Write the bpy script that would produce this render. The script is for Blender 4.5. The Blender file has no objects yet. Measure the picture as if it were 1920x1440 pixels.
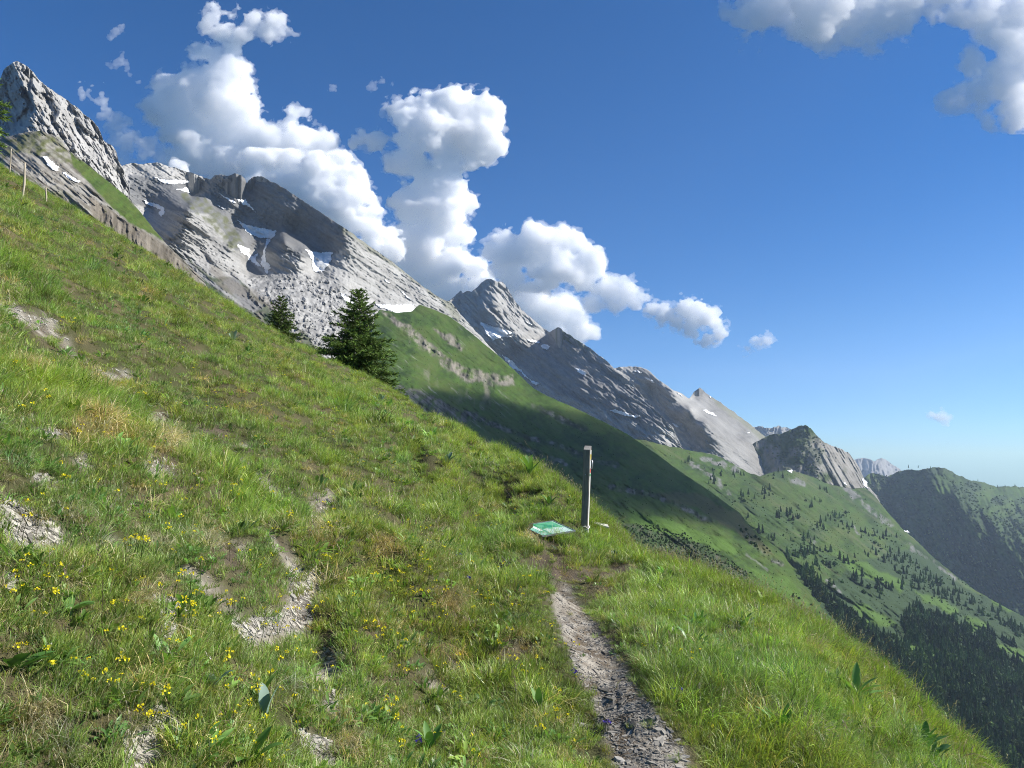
import bpy, math, random
import numpy as np
from mathutils import Vector, Matrix
from mathutils.bvhtree import BVHTree

# ------------------------------------------------------------------ basics
SC = bpy.context.scene
COL = SC.collection
R = math.radians
FPX = 1400.0                 # focal length in pixels of the 1920 wide photograph
PITCH = math.atan((850 - 720) / FPX)
CP, SP = math.cos(PITCH), math.sin(PITCH)
rng = np.random.default_rng(7)
random.seed(7)

SUN_AZ, SUN_EL = R(87), R(36)          # azimuth from the view direction (+Y) towards the right (+X)
SUN = np.array([math.sin(SUN_AZ) * math.cos(SUN_EL), math.cos(SUN_AZ) * math.cos(SUN_EL), math.sin(SUN_EL)])


def ray(px, py):
    """Direction (x, y, z) with y = 1 of a picture point (1920 x 1440)."""
    u = (np.asarray(px, float) - 960) / FPX
    v = (720 - np.asarray(py, float)) / FPX
    y = CP - v * SP
    z = SP + v * CP
    return u / y, z / y


def at(px, py, Y):
    a, b = ray(px, py)
    Y = np.asarray(Y, float)
    return np.stack([a * Y, Y + 0 * a, b * Y], -1)


def project(P):
    """World points to picture pixels."""
    x, y, z = P[..., 0], P[..., 1], P[..., 2]
    w = CP * y + SP * z
    v = (-SP * y + CP * z) / w
    return 960 + FPX * x / w, 720 - FPX * v


# ------------------------------------------------------------------ noise
def _h(ix, iy, iz, seed):
    h = (ix.astype(np.uint32) * np.uint32(374761393) + iy.astype(np.uint32) * np.uint32(668265263)
         + iz.astype(np.uint32) * np.uint32(2147483647) + np.uint32((seed * 974634777) & 0xffffffff))
    h = (h ^ (h >> np.uint32(13))) * np.uint32(1274126177)
    h = (h ^ (h >> np.uint32(16))) * np.uint32(2246822519)
    h = h ^ (h >> np.uint32(15))
    return h.astype(np.float32) / np.float32(4294967295.0)


def vnoise(x, y, z=None, seed=0):
    x = np.asarray(x, np.float32); y = np.asarray(y, np.float32)
    z = np.zeros_like(x) if z is None else np.asarray(z, np.float32)
    x, y, z = np.broadcast_arrays(x, y, z)
    fx, fy, fz = np.floor(x), np.floor(y), np.floor(z)
    ix, iy, iz = fx.astype(np.int64), fy.astype(np.int64), fz.astype(np.int64)
    u, v, w = x - fx, y - fy, z - fz
    u, v, w = [t * t * t * (t * (t * 6 - 15) + 10) for t in (u, v, w)]
    out = 0
    for dx in (0, 1):
        for dy in (0, 1):
            for dz in (0, 1):
                k = (u if dx else 1 - u) * (v if dy else 1 - v) * (w if dz else 1 - w)
                out = out + k * _h(ix + dx, iy + dy, iz + dz, seed)
    return out * 2 - 1


def fbm(x, y, z=None, octv=5, gain=0.5, seed=0, ridged=False):
    a, s, n = 1.0, 0.0, 0.0
    x = np.asarray(x, float); y = np.asarray(y, float)
    z = np.zeros_like(x) if z is None else np.asarray(z, float)
    for o in range(octv):
        v = vnoise(x, y, z, seed + o * 17)
        if ridged:
            v = 1 - 2 * np.abs(v)
        s = s + a * v
        n += a
        a *= gain
        x, y, z = 1.62 * x - 1.21 * y + 3.7, 1.21 * x + 1.62 * y - 8.1, 2.02 * z + 5.3
    return s / n


def sstep(a, b, x):
    t = np.clip((x - a) / (b - a), 0, 1)
    return t * t * (3 - 2 * t)


def poly_mask(px, py, poly):
    """Even-odd test of many points against one polygon."""
    px = np.asarray(px); py = np.asarray(py)
    inside = np.zeros(px.shape, bool)
    n = len(poly)
    for i in range(n):
        x0, y0 = poly[i]; x1, y1 = poly[(i + 1) % n]
        if y0 == y1:
            continue
        c = (y0 > py) != (y1 > py)
        inside ^= c & (px < (x1 - x0) * (py - y0) / (y1 - y0) + x0)
    return inside


def line_dist(px, py, pts):
    """Distance of many points to a polyline."""
    d = np.full(np.shape(px), 1e9)
    for (x0, y0), (x1, y1) in zip(pts[:-1], pts[1:]):
        dx, dy = x1 - x0, y1 - y0
        t = np.clip(((px - x0) * dx + (py - y0) * dy) / (dx * dx + dy * dy + 1e-9), 0, 1)
        d = np.minimum(d, np.hypot(px - x0 - t * dx, py - y0 - t * dy))
    return d


class RBF:
    """Linear-kernel interpolation with an affine trend: keeps creases between control points."""
    def __init__(self, pts, vals, soft=0.0, scale=1.0):
        P = np.asarray(pts, float) / scale
        self.P, self.scale, self.soft = P, scale, soft
        n = len(P)
        K = np.sqrt(((P[:, None] - P[None]) ** 2).sum(-1) + soft ** 2)
        A = np.zeros((n + 3, n + 3)); A[:n, :n] = K
        A[:n, n] = 1; A[:n, n + 1:] = P; A[n, :n] = 1; A[n + 1:, :n] = P.T
        b = np.zeros(n + 3); b[:n] = vals
        self.w = np.linalg.lstsq(A, b, rcond=None)[0]

    def __call__(self, x, y):
        x = np.asarray(x, float) / self.scale; y = np.asarray(y, float) / self.scale
        n = len(self.P)
        out = self.w[n] + self.w[n + 1] * x + self.w[n + 2] * y
        for i in range(n):
            out = out + self.w[i] * np.sqrt((x - self.P[i, 0]) ** 2 + (y - self.P[i, 1]) ** 2 + self.soft ** 2)
        return out


# ------------------------------------------------------------------ objects
def link(o, parent=None):
    COL.objects.link(o)
    if parent is not None:
        o.parent = parent
    return o


def np_mesh(name, V, F, mat=None, smooth=True, attrs=None):
    """Mesh from numpy arrays; F is (n,3) or (n,4) or a list of such arrays."""
    me = bpy.data.meshes.new(name)
    V = np.ascontiguousarray(V, np.float32)
    Fs = F if isinstance(F, list) else [F]
    Fs = [np.asarray(f, np.int32) for f in Fs if len(f)]
    me.vertices.add(len(V)); me.vertices.foreach_set('co', V.ravel())
    loops = np.concatenate([f.ravel() for f in Fs]) if Fs else np.zeros(0, np.int32)
    sizes = np.concatenate([np.full(len(f), f.shape[1], np.int32) for f in Fs]) if Fs else np.zeros(0, np.int32)
    me.loops.add(len(loops)); me.loops.foreach_set('vertex_index', loops)
    me.polygons.add(len(sizes))
    st = np.zeros(len(sizes), np.int32)
    if len(sizes):
        st[1:] = np.cumsum(sizes)[:-1]
    me.polygons.foreach_set('loop_start', st)
    me.polygons.foreach_set('loop_total', sizes)
    me.polygons.foreach_set('use_smooth', np.full(len(sizes), smooth, bool))
    for k, a in (attrs or {}).items():
        a = np.asarray(a, np.float32)
        if a.ndim == 2:
            if a.shape[1] == 3:
                a = np.concatenate([a, np.ones((len(a), 1), np.float32)], 1)
            at_ = me.attributes.new(k, 'FLOAT_COLOR', 'POINT'); at_.data.foreach_set('color', np.ascontiguousarray(a).ravel())
        else:
            at_ = me.attributes.new(k, 'FLOAT', 'POINT'); at_.data.foreach_set('value', np.ascontiguousarray(a))
    me.update(calc_edges=True)
    me.validate()
    if mat is not None:
        for m in (mat if isinstance(mat, (list, tuple)) else [mat]):
            me.materials.append(m)
    return me


def obj(name, me, parent=None):
    return link(bpy.data.objects.new(name, me), parent)


def tag(o, label=None, cat=None, group=None, kind=None):
    if label: o['label'] = label
    if cat: o['category'] = cat
    if group: o['group'] = group
    if kind: o['kind'] = kind
    return o


def thing(name, label, cat, loc=(0, 0, 0), group=None):
    o = bpy.data.objects.new(name, None); link(o)
    o.location = loc
    return tag(o, label, cat, group)


class MB:
    """Collects shapes into one mesh."""
    def __init__(self):
        self.V, self.F3, self.F4, self.C, self.n = [], [], [], [], 0

    def add(self, V, F, col=None):
        V = np.asarray(V, float)
        F = np.asarray(F, int)
        if len(F):
            (self.F3 if F.shape[1] == 3 else self.F4).append(F + self.n)
        self.V.append(V); self.n += len(V)
        self.C.append(np.tile(np.asarray(col if col is not None else (1, 1, 1), float), (len(V), 1)) if np.ndim(col) < 2 else np.asarray(col))
        return self

    def box(self, c, s, M=None, bevel=0.0):
        s = np.asarray(s, float) / 2
        if bevel:
            b = min(bevel, s.min() * .9)
            V, idx = [], {}
            for sx in (-1, 1):
                for sy in (-1, 1):
                    for sz in (-1, 1):
                        for k in range(3):
                            p = np.array([sx, sy, sz]) * (s - b)
                            p[k] = (sx, sy, sz)[k] * s[k]
                            idx[(sx, sy, sz, k)] = len(V); V.append(p)
            F4, F3 = [], []
            for k in range(3):
                a, d = (k + 1) % 3, (k + 2) % 3
                for sg in (-1, 1):
                    q = []
                    for (p, r) in ((-1, -1), (1, -1), (1, 1), (-1, 1)):
                        t = [0, 0, 0]; t[k] = sg; t[a] = p; t[d] = r
                        q.append(idx[(*t, k)])
                    F4.append(q if sg > 0 else q[::-1])
                for p in (-1, 1):
                    for r in (-1, 1):
                        t0 = [0, 0, 0]; t0[k] = -1; t0[a] = p; t0[d] = r
                        t1 = list(t0); t1[k] = 1
                        q = [idx[(*t0, a)], idx[(*t1, a)], idx[(*t1, d)], idx[(*t0, d)]]
                        F4.append(q if p * r < 0 else q[::-1])
            for sx in (-1, 1):
                for sy in (-1, 1):
                    for sz in (-1, 1):
                        q = [idx[(sx, sy, sz, k)] for k in range(3)]
                        F3.append(q if sx * sy * sz > 0 else q[::-1])
            V = np.array(V)
        else:
            V = np.array([(x, y, z) for x in (-1, 1) for y in (-1, 1) for z in (-1, 1)]) * s
            F4 = [(0, 1, 3, 2), (4, 6, 7, 5), (0, 4, 5, 1), (2, 3, 7, 6), (0, 2, 6, 4), (1, 5, 7, 3)]; F3 = []
        if M is not None:
            V = V @ np.asarray(M).T
        V = V + np.asarray(c, float)
        n0 = self.n
        self.add(V, np.array(F4))
        if F3:
            self.F3.append(np.array(F3) + n0)
        return self

    def tube(self, pts, rad, sides=8, col=None):
        pts = np.asarray(pts, float)
        n = len(pts)
        rad = np.broadcast_to(np.asarray(rad, float), (n,))
        T = np.gradient(pts, axis=0); T /= np.linalg.norm(T, axis=1)[:, None] + 1e-12
        ref = np.array([0.31, 0.2, 0.93])
        if abs(T[0] @ ref) > .9:
            ref = np.array([1.0, 0, 0])
        V = []
        for i in range(n):
            a = np.cross(T[i], ref); a /= np.linalg.norm(a); b = np.cross(T[i], a)
            th = np.linspace(0, 2 * np.pi, sides, endpoint=False)
            V.append(pts[i] + rad[i] * (np.cos(th)[:, None] * a + np.sin(th)[:, None] * b))
        V = np.concatenate(V + [pts[:1], pts[-1:]])
        F = [(i * sides + j, (i + 1) * sides + j, (i + 1) * sides + (j + 1) % sides, i * sides + (j + 1) % sides) for i in range(n - 1) for j in range(sides)]
        n0 = self.n
        self.add(V, np.array(F), col)
        c0, c1 = n * sides, n * sides + 1
        self.F3.append(np.array([(c0, j, (j + 1) % sides) for j in range(sides)] + [(c1, (n - 1) * sides + (j + 1) % sides, (n - 1) * sides + j) for j in range(sides)]) + n0)
        return self

    def mesh(self, name, mat, smooth=False, col=False):
        V = np.concatenate(self.V)
        Fs = []
        if self.F3: Fs.append(np.concatenate(self.F3))
        if self.F4: Fs.append(np.concatenate(self.F4))
        return np_mesh(name, V, Fs, mat, smooth, {'col': np.concatenate(self.C)} if col else None)

    def build(self, name, mat, parent=None, smooth=False, col=False):
        return obj(name, self.mesh(name, mat, smooth, col), parent)


# ------------------------------------------------------------------ node helpers
def new_mat(name):
    m = bpy.data.materials.new(name); m.use_nodes = True
    nt = m.node_tree; nt.nodes.clear()
    out = nt.nodes.new('ShaderNodeOutputMaterial')
    return m, nt, out


def nd(nt, typ, **kw):
    n = nt.nodes.new(typ)
    ins = kw.pop('ins', {})
    for k, v in kw.items():
        setattr(n, k, v)
    for k, v in ins.items():
        s = n.inputs[k]
        if isinstance(v, bpy.types.NodeSocket):
            nt.links.new(v, s)
        else:
            s.default_value = v
    return n


def mixc(nt, fac, a, b, typ='MIX'):
    n = nt.nodes.new('ShaderNodeMix'); n.data_type = 'RGBA'; n.blend_type = typ; n.clamp_result = False
    for s, v in ((n.inputs[0], fac), (n.inputs[6], a), (n.inputs[7], b)):
        if isinstance(v, bpy.types.NodeSocket): nt.links.new(v, s)
        else: s.default_value = v if not isinstance(v, tuple) or len(v) == 4 else (*v, 1)
    return n.outputs[2]


def ramp(nt, fac, stops, interp='LINEAR'):
    n = nt.nodes.new('ShaderNodeValToRGB'); n.color_ramp.interpolation = interp
    e = n.color_ramp.elements
    while len(e) < len(stops): e.new(0.5)
    for el, (p, c) in zip(e, stops):
        el.position = p; el.color = (*c, 1) if len(c) == 3 else c
    nt.links.new(fac, n.inputs[0])
    return n.outputs[0]


def math_n(nt, op, a, b=0.0):
    n = nt.nodes.new('ShaderNodeMath'); n.operation = op
    for s, v in ((n.inputs[0], a), (n.inputs[1], b)):
        if isinstance(v, bpy.types.NodeSocket): nt.links.new(v, s)
        else: s.default_value = v
    return n.outputs[0]


def simple_mat(name, c0, c1, scale=8.0, rough=0.7, bump=0.2, metal=0.0, detail=6.0, stretch=(1, 1, 1)):
    """Procedural two-tone material with matching fine relief."""
    m, nt, out = new_mat(name)
    tc = nd(nt, 'ShaderNodeTexCoord')
    mp = nd(nt, 'ShaderNodeMapping', ins={'Vector': tc.outputs['Object'], 'Scale': stretch})
    nz = nd(nt, 'ShaderNodeTexNoise', ins={'Vector': mp.outputs[0], 'Scale': scale, 'Detail': detail, 'Roughness': .65})
    col = ramp(nt, nz.outputs['Fac'], [(.3, c0), (.7, c1)])
    bp = nd(nt, 'ShaderNodeBump', ins={'Strength': bump, 'Distance': .01, 'Height': nz.outputs['Fac']})
    bs = nd(nt, 'ShaderNodeBsdfPrincipled', ins={'Base Color': col, 'Roughness': rough, 'Metallic': metal, 'Normal': bp.outputs[0]})
    nt.links.new(bs.outputs[0], out.inputs[0])
    return m


# ------------------------------------------------------------------ world, sun, camera
w = bpy.data.worlds.new('World'); SC.world = w; w.use_nodes = True
nt = w.node_tree; nt.nodes.clear()
sky = nt.nodes.new('ShaderNodeTexSky'); sky.sky_type = 'NISHITA'; sky.sun_disc = False
sky.sun_elevation = SUN_EL; sky.sun_rotation = SUN_AZ
sky.altitude = 1900; sky.air_density = 1.0; sky.dust_density = 0.0; sky.ozone_density = 4.0
bg = nt.nodes.new('ShaderNodeBackground'); bg.inputs[1].default_value = 0.069
wo = nt.nodes.new('ShaderNodeOutputWorld')
hs = nt.nodes.new('ShaderNodeHueSaturation'); hs.inputs['Saturation'].default_value = 1.30
nt.links.new(sky.outputs[0], hs.inputs['Color'])
tcw = nt.nodes.new('ShaderNodeTexCoord'); sx = nt.nodes.new('ShaderNodeSeparateXYZ'); nt.links.new(tcw.outputs['Generated'], sx.inputs[0])
# thin dry mountain air: the low sky stays blue instead of yellowing
low = ramp(nt, sx.outputs['Z'], [(0.0, (.62, .88, 1.22)), (.16, (.86, .97, 1.12)), (.5, (.88, .97, 1.10))])
skyc = mixc(nt, 1.0, hs.outputs[0], low, 'MULTIPLY')
nt.links.new(skyc, bg.inputs[0]); nt.links.new(bg.outputs[0], wo.inputs[0])

sl = bpy.data.lights.new('sun', 'SUN'); sl.energy = 5.0; sl.angle = R(0.53); sl.color = (1, .955, .88)
so = link(bpy.data.objects.new('sun', sl))
so.rotation_euler = Vector(-SUN).to_track_quat('-Z', 'Y').to_euler()

cd = bpy.data.cameras.new('camera'); cam = link(bpy.data.objects.new('camera', cd))
cd.sensor_fit = 'HORIZONTAL'; cd.sensor_width = 36; cd.lens = 36 * FPX / 1920
cd.clip_start = 0.05; cd.clip_end = 60000
cam.rotation_euler = (R(90) + PITCH, 0, 0)
SC.camera = cam
SC.view_settings.view_transform = 'Standard'
SC.view_settings.look = 'None'
SC.view_settings.exposure = 0.76
SC.view_settings.gamma = 1
SC.cycles.use_denoising = True
SC.cycles.filter_width = 1.0
SC.cycles.denoiser = 'OPENIMAGEDENOISE'
SC.cycles.denoising_input_passes = 'RGB_ALBEDO_NORMAL'
SC.cycles.denoising_prefilter = 'NONE'
SC.cycles.max_bounces = 32
SC.cycles.diffuse_bounces = 2
SC.cycles.glossy_bounces = 2
SC.cycles.transmission_bounces = 4
SC.cycles.transparent_max_bounces = 8
SC.cycles.volume_bounces = 32
SC.cycles.caustics_reflective = False
SC.cycles.caustics_refractive = False
# ------------------------------------------------------------------ mountains
def mat_terrain(name, rough=.9, bump=.5, sc=.25):
    """Mineral ground: colour from the painted rock/grass cover, broken up by fine noise."""
    m, nt, out = new_mat(name)
    at_ = nd(nt, 'ShaderNodeAttribute', attribute_name='col')
    tc = nd(nt, 'ShaderNodeTexCoord')
    n1 = nd(nt, 'ShaderNodeTexNoise', ins={'Vector': tc.outputs['Object'], 'Scale': sc, 'Detail': 7.0, 'Roughness': .7})
    n2 = nd(nt, 'ShaderNodeTexNoise', ins={'Vector': tc.outputs['Object'], 'Scale': sc * .12, 'Detail': 4.0, 'Roughness': .6})
    f = math_n(nt, 'MULTIPLY_ADD', n1.outputs['Fac'], .9); nt.nodes[-1].inputs[2].default_value = .55
    c = mixc(nt, 1.0, at_.outputs['Color'], f, 'MULTIPLY')
    f2 = math_n(nt, 'MULTIPLY_ADD', n2.outputs['Fac'], .5); nt.nodes[-1].inputs[2].default_value = .75
    c = mixc(nt, 1.0, c, f2, 'MULTIPLY')
    bp = nd(nt, 'ShaderNodeBump', ins={'Strength': bump, 'Distance': 1.2 / sc * .25, 'Height': n1.outputs['Fac']})
    bs = nd(nt, 'ShaderNodeBsdfPrincipled', ins={'Base Color': c, 'Roughness': rough, 'Normal': bp.outputs[0], 'Specular IOR Level': .15})
    nt.links.new(bs.outputs[0], out.inputs[0])
    return m


M_ROCK = mat_terrain('limestone_and_turf')
ROCK = np.array([.265, .257, .24]); ROCKD = np.array([.135, .13, .124]); ROCKL = np.array([.37, .362, .343])
BROWN = np.array([.17, .148, .115]); TURF = np.array([.050, .092, .013]); TURFD = np.array([.022, .044, .008])
TURFY = np.array([.068, .085, .020]); SCREE = np.array([.19, .186, .178]); BUSH = np.array([.028, .05, .016])


def mix(a, b, t):
    t = np.asarray(t)[..., None]
    return a * (1 - t) + b * t


class Layer:
    """One mountain mass: a dense relief from its skyline down to where nearer ground hides it, with a back slope."""
    def __init__(self, name, top, bot, ctrl, rough=2.0, rsize=14, disp=None, paint=None, step=1.7, ny=None, back=(60, 300), bscale=1.0):
        self.top, self.bot, self.disp = np.array(top, float), np.array(bot, float), disp
        c = np.array(ctrl, float)
        self.rbf = RBF(c[:, :2], np.log(c[:, 2]), soft=.08, scale=100.)
        self.seed = sum(map(ord, name)) % 97
        x0, x1 = self.top[0, 0], self.top[-1, 0]
        nx = int((x1 - x0) / step) + 2
        px = np.linspace(x0, x1, nx)
        tp = np.interp(px, self.top[:, 0], self.top[:, 1]) + rough * (fbm(px / rsize, 0 * px + 3.3, octv=5, gain=.6, seed=self.seed))
        bt = np.interp(px, self.bot[:, 0], self.bot[:, 1])
        if ny is None:
            ny = int(np.max(bt - tp) / step) + 2
        t = np.linspace(0, 1, ny)
        PX = np.repeat(px[None], ny, 0)
        PY = tp[None] + (bt - tp)[None] * t[:, None]
        Y = self.Y(PX, PY)
        P = at(PX, PY, Y)
        # back slope: rows behind the skyline
        rows = []
        for k, (b, d) in enumerate(((.04, .02), (.3, .25), (1, 1))):
            q = P[0].copy(); q[:, 1] += back[0] * b; q[:, 0] += back[0] * b * q[:, 0] / q[:, 1]; q[:, 2] -= back[1] * d
            rows.insert(0, q)
        Pall = np.concatenate([np.array(rows), P], 0)
        col = paint(PX, PY, P)
        call = np.concatenate([np.repeat(col[:1], 3, 0), col], 0)
        n0, n1 = Pall.shape[:2]
        idx = np.arange(n0 * n1).reshape(n0, n1)
        F = np.stack([idx[:-1, :-1], idx[1:, :-1], idx[1:, 1:], idx[:-1, 1:]], -1).reshape(-1, 4)
        me = np_mesh(name, Pall.reshape(-1, 3), F, M_ROCK, True, {'col': call.reshape(-1, 3)})
        self.o = obj(name, me); tag(self.o, kind='structure')

    def Y(self, px, py):
        px = np.asarray(px, float); py = np.asarray(py, float)
        Y = np.exp(self.rbf(px, py))
        if self.disp is not None:
            Y = Y + self.disp(px, py, Y)
        return Y

    def P(self, px, py):
        return at(px, py, self.Y(px, py))


def rot(px, py, deg):
    c, s = math.cos(R(deg)), math.sin(R(deg))
    return px * c + py * s, -px * s + py * c


def warp(px, py, a, s, seed):
    return px + a * fbm(px / s, py / s, octv=4, seed=seed), py + a * fbm(px / s, py / s, octv=4, seed=seed + 50)


def soft_poly(px, py, polys, amp=6, size=18, seed=1, feather=1.6):
    a, b = warp(px, py, amp, size, seed)
    out = 0
    for ox, oy in ((-1, -.6), (1, -.6), (-.4, 1), (.6, .9)):
        m = np.zeros(np.shape(px), bool)
        for p in polys:
            m |= poly_mask(a + ox * feather, b + oy * feather, p)
        out = out + m
    return out / 4.


def ledges(px, py, deg, width, seed, amp=1.0):
    """Stepped strata: saw-tooth ledges across the dip, broken up along it."""
    a, b = rot(px, py, deg)
    s = b / width + 1.5 * fbm(px / 70, py / 70, octv=4, seed=seed) + .35 * fbm(px / 12, py / 12, octv=3, seed=seed + 1)
    f = s - np.floor(s)
    saw = np.where(f < .78, f / .78, (1 - f) / .22) - .5
    return amp * saw * np.clip(.45 + 1.3 * fbm(a / 95, b / 12, octv=5, gain=.62, seed=seed + 2), 0, 1.4)


def soft_line(px, py, lines, width, amp=5, size=14, seed=1):
    a, b = warp(px, py, amp, size, seed)
    m = np.zeros(np.shape(px))
    for l in lines:
        m = np.maximum(m, sstep(width, width * .45, line_dist(a, b, l)))
    return m


def rock_colour(px, py, deg, seed, along=70, across=5):
    a, b = rot(px, py, deg)
    s = .7 * fbm(a / along, b / across, octv=5, gain=.6, seed=seed) + .3 * fbm(a / 20, b / 14, octv=5, gain=.6, seed=seed + 2)
    t = fbm(px / 45, py / 45, octv=4, seed=seed + 5)
    f = fbm(px / 5, py / 5, octv=3, seed=seed + 9)
    c = mix(ROCK, ROCKL, np.clip(.25 + 1.1 * s + .5 * t, 0, 1))
    c = mix(c, ROCKD, np.clip(-.25 - 1.5 * s - .5 * t + .6 * f, 0, 1) * .8)
    return c


def turf_colour(px, py, seed, yellow=.3):
    t = fbm(px / 40, py / 25, octv=5, seed=seed)
    f = fbm(px / 6, py / 4, octv=4, seed=seed + 3)
    c = mix(TURF, TURFD, np.clip(.2 + 1.1 * t + .8 * f, 0, 1))
    return mix(c, TURFY, np.clip(yellow - .9 * t + .5 * f, 0, 1) * .75)


# --- distant blue ranges
def far_paint(px, py, P):
    return rock_colour(px, py, 70, 5, 30, 5) * .75


L_FAR = Layer('mountain', [(1560, 905), (1592, 872), (1602, 862), (1615, 859), (1628, 860), (1640, 864), (1652, 859), (1662, 862), (1674, 871), (1688, 880), (1720, 905), (1790, 935)],
              [(1560, 940), (1790, 960)], [(1600, 862, 7600), (1652, 858, 7400), (1700, 885, 7600), (1640, 900, 6900), (1560, 930, 7100), (1760, 940, 7000), (1640, 880, 7050)],
              rough=2.5, rsize=9, disp=lambda px, py, Y: 160 * fbm(px / 14, py / 30, octv=5, seed=4, ridged=True), paint=far_paint, step=1.5)
L_FAR2 = Layer('mountain', [(1395, 812), (1412, 801), (1424, 799), (1436, 803), (1446, 803), (1452, 800), (1459, 797), (1466, 802), (1476, 801), (1485, 805), (1500, 815), (1530, 840)],
               [(1395, 840), (1530, 850)], [(1412, 800, 5600), (1458, 797, 5500), (1485, 803, 5600), (1450, 830, 5300), (1400, 840, 5400), (1520, 840, 5400)],
               rough=3.5, rsize=8, disp=lambda px, py, Y: 110 * fbm(px / 9, py / 18, octv=5, seed=6, ridged=True), paint=far_paint, step=1.4)


# --- wooded ridge on the far right, its left flank in shade
def ridge_disp(px, py, Y):
    a, b = rot(px, py, 62)
    return 105 * fbm(a / 130, b / 36, octv=6, gain=.55, seed=21, ridged=True) + 16 * fbm(px / 7, py / 6, octv=4, gain=.6, seed=22)


def ridge_paint(px, py, P):
    c = turf_colour(px, py, 31, .1) * 1.1
    w_ = np.clip(.45 + 1.3 * fbm(px / 26, py / 20, octv=5, seed=33) + .6 * fbm(px / 5, py / 5, octv=3, seed=35) + sstep(900, 1120, py) * .7, 0, 1)
    c = mix(c, BUSH, w_)
    bare = np.clip(fbm(px / 40, py / 60, octv=4, seed=38) * 2 - .3, 0, 1) * soft_poly(px, py, [[(1640, 900), (1730, 920), (1800, 1010), (1780, 1080), (1700, 1010)]], 14, 40, 3)
    return mix(c, np.array([.09, .085, .075]), bare * .6)


L_RIDGE = Layer('hill', [(1590, 960), (1612, 915), (1622, 893), (1632, 886), (1648, 888), (1664, 893), (1684, 884), (1700, 881), (1722, 882), (1742, 878), (1760, 875), (1776, 880), (1800, 893), (1822, 901), (1842, 904), (1868, 912), (1900, 911), (1930, 914), (1990, 935), (2100, 960)],
                [(1590, 1010), (1700, 1080), (1800, 1180), (1900, 1320), (2100, 1440)],
                [(1640, 890, 3350), (1690, 884, 3250), (1742, 878, 3060), (1765, 885, 3000), (1800, 915, 2880), (1850, 957, 2700), (1925, 1015, 2450), (2050, 1110, 2200),
                 (1620, 930, 3250), (1700, 960, 3040), (1720, 1040, 2800), (1800, 1080, 2600), (1860, 1180, 2350), (1930, 1250, 2200), (1800, 895, 3200), (1868, 912, 3450), (1925, 916, 3600), (1925, 960, 3000), (1880, 940, 3000), (2100, 1000, 3000), (2100, 1300, 2000)],
                rough=3.0, rsize=7, disp=ridge_disp, paint=ridge_paint, step=1.8)


# --- second limestone massif: pyramid peak and the two tilted slabs behind the green spur
def e_disp(px, py, Y):
    a, b = rot(px, py, 36)
    d = 30 * fbm(a / 110, b / 30, octv=6, gain=.57, seed=41, ridged=True)
    d += 10 * fbm(a / 60, b / 7, octv=4, gain=.6, seed=44) + 10 * fbm(a / 55, b / 16, octv=5, gain=.6, seed=45)
    pk = sstep(640, 590, py) * sstep(1030, 990, px)
    a2, b2 = rot(px, py, 52)
    d += pk * 45 * fbm(a2 / 60, b2 / 13, octv=5, gain=.58, seed=47, ridged=True)
    d += ledges(px, py, 40, 15, 841, 10) + ledges(px, py, 37, 5, 845, 5.5)
    return d + 8 * fbm(a / 12, b / 6, octv=4, gain=.6, seed=49) + 2 * fbm(px / 3.5, py / 3.5, octv=2, seed=50)


def e_paint(px, py, P):
    c = rock_colour(px, py, 38, 51, 60, 5)
    painted_shade = soft_poly(px, py, [[(1000, 640), (1045, 615), (1110, 660), (1150, 692), (1212, 752), (1255, 800), (1180, 790), (1050, 740), (930, 660)]], 5, 20, 52)
    c = mix(c, c * np.array([.68, .68, .70]), painted_shade)  # the slab's shade is painted into its rock colour
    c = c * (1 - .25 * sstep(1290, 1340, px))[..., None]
    g = soft_poly(px, py, [[(1170, 815), (1230, 830), (1290, 850), (1340, 850), (1330, 890), (1170, 860)], [(1040, 612), (1060, 618), (1120, 668), (1090, 650)]], 9, 22, 54)
    tone = soft_poly(px, py, [[(1330, 740), (1420, 800), (1480, 850), (1460, 856), (1400, 800), (1345, 760)]], 5, 16, 56)
    c = mix(c, np.array([.17, .175, .11]), tone * .55)
    return mix(c, turf_colour(px, py, 55), g * .9)


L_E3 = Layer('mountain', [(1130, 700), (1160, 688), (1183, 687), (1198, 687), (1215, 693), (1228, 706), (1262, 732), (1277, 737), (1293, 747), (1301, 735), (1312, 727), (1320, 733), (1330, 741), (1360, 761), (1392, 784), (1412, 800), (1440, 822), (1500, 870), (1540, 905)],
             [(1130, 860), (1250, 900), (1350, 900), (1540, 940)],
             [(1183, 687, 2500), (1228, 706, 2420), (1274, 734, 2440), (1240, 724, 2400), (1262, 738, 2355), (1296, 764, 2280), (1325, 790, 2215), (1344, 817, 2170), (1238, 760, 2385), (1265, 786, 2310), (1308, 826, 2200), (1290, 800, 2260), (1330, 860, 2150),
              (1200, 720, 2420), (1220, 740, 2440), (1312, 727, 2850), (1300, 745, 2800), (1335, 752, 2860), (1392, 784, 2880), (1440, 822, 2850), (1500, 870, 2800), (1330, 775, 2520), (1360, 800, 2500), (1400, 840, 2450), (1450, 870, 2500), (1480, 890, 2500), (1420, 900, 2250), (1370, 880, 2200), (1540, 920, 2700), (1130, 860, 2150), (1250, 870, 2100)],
             rough=2.2, rsize=9, disp=lambda px, py, Y: e_disp(px, py, Y) * .8, paint=e_paint, step=1.5)

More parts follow.
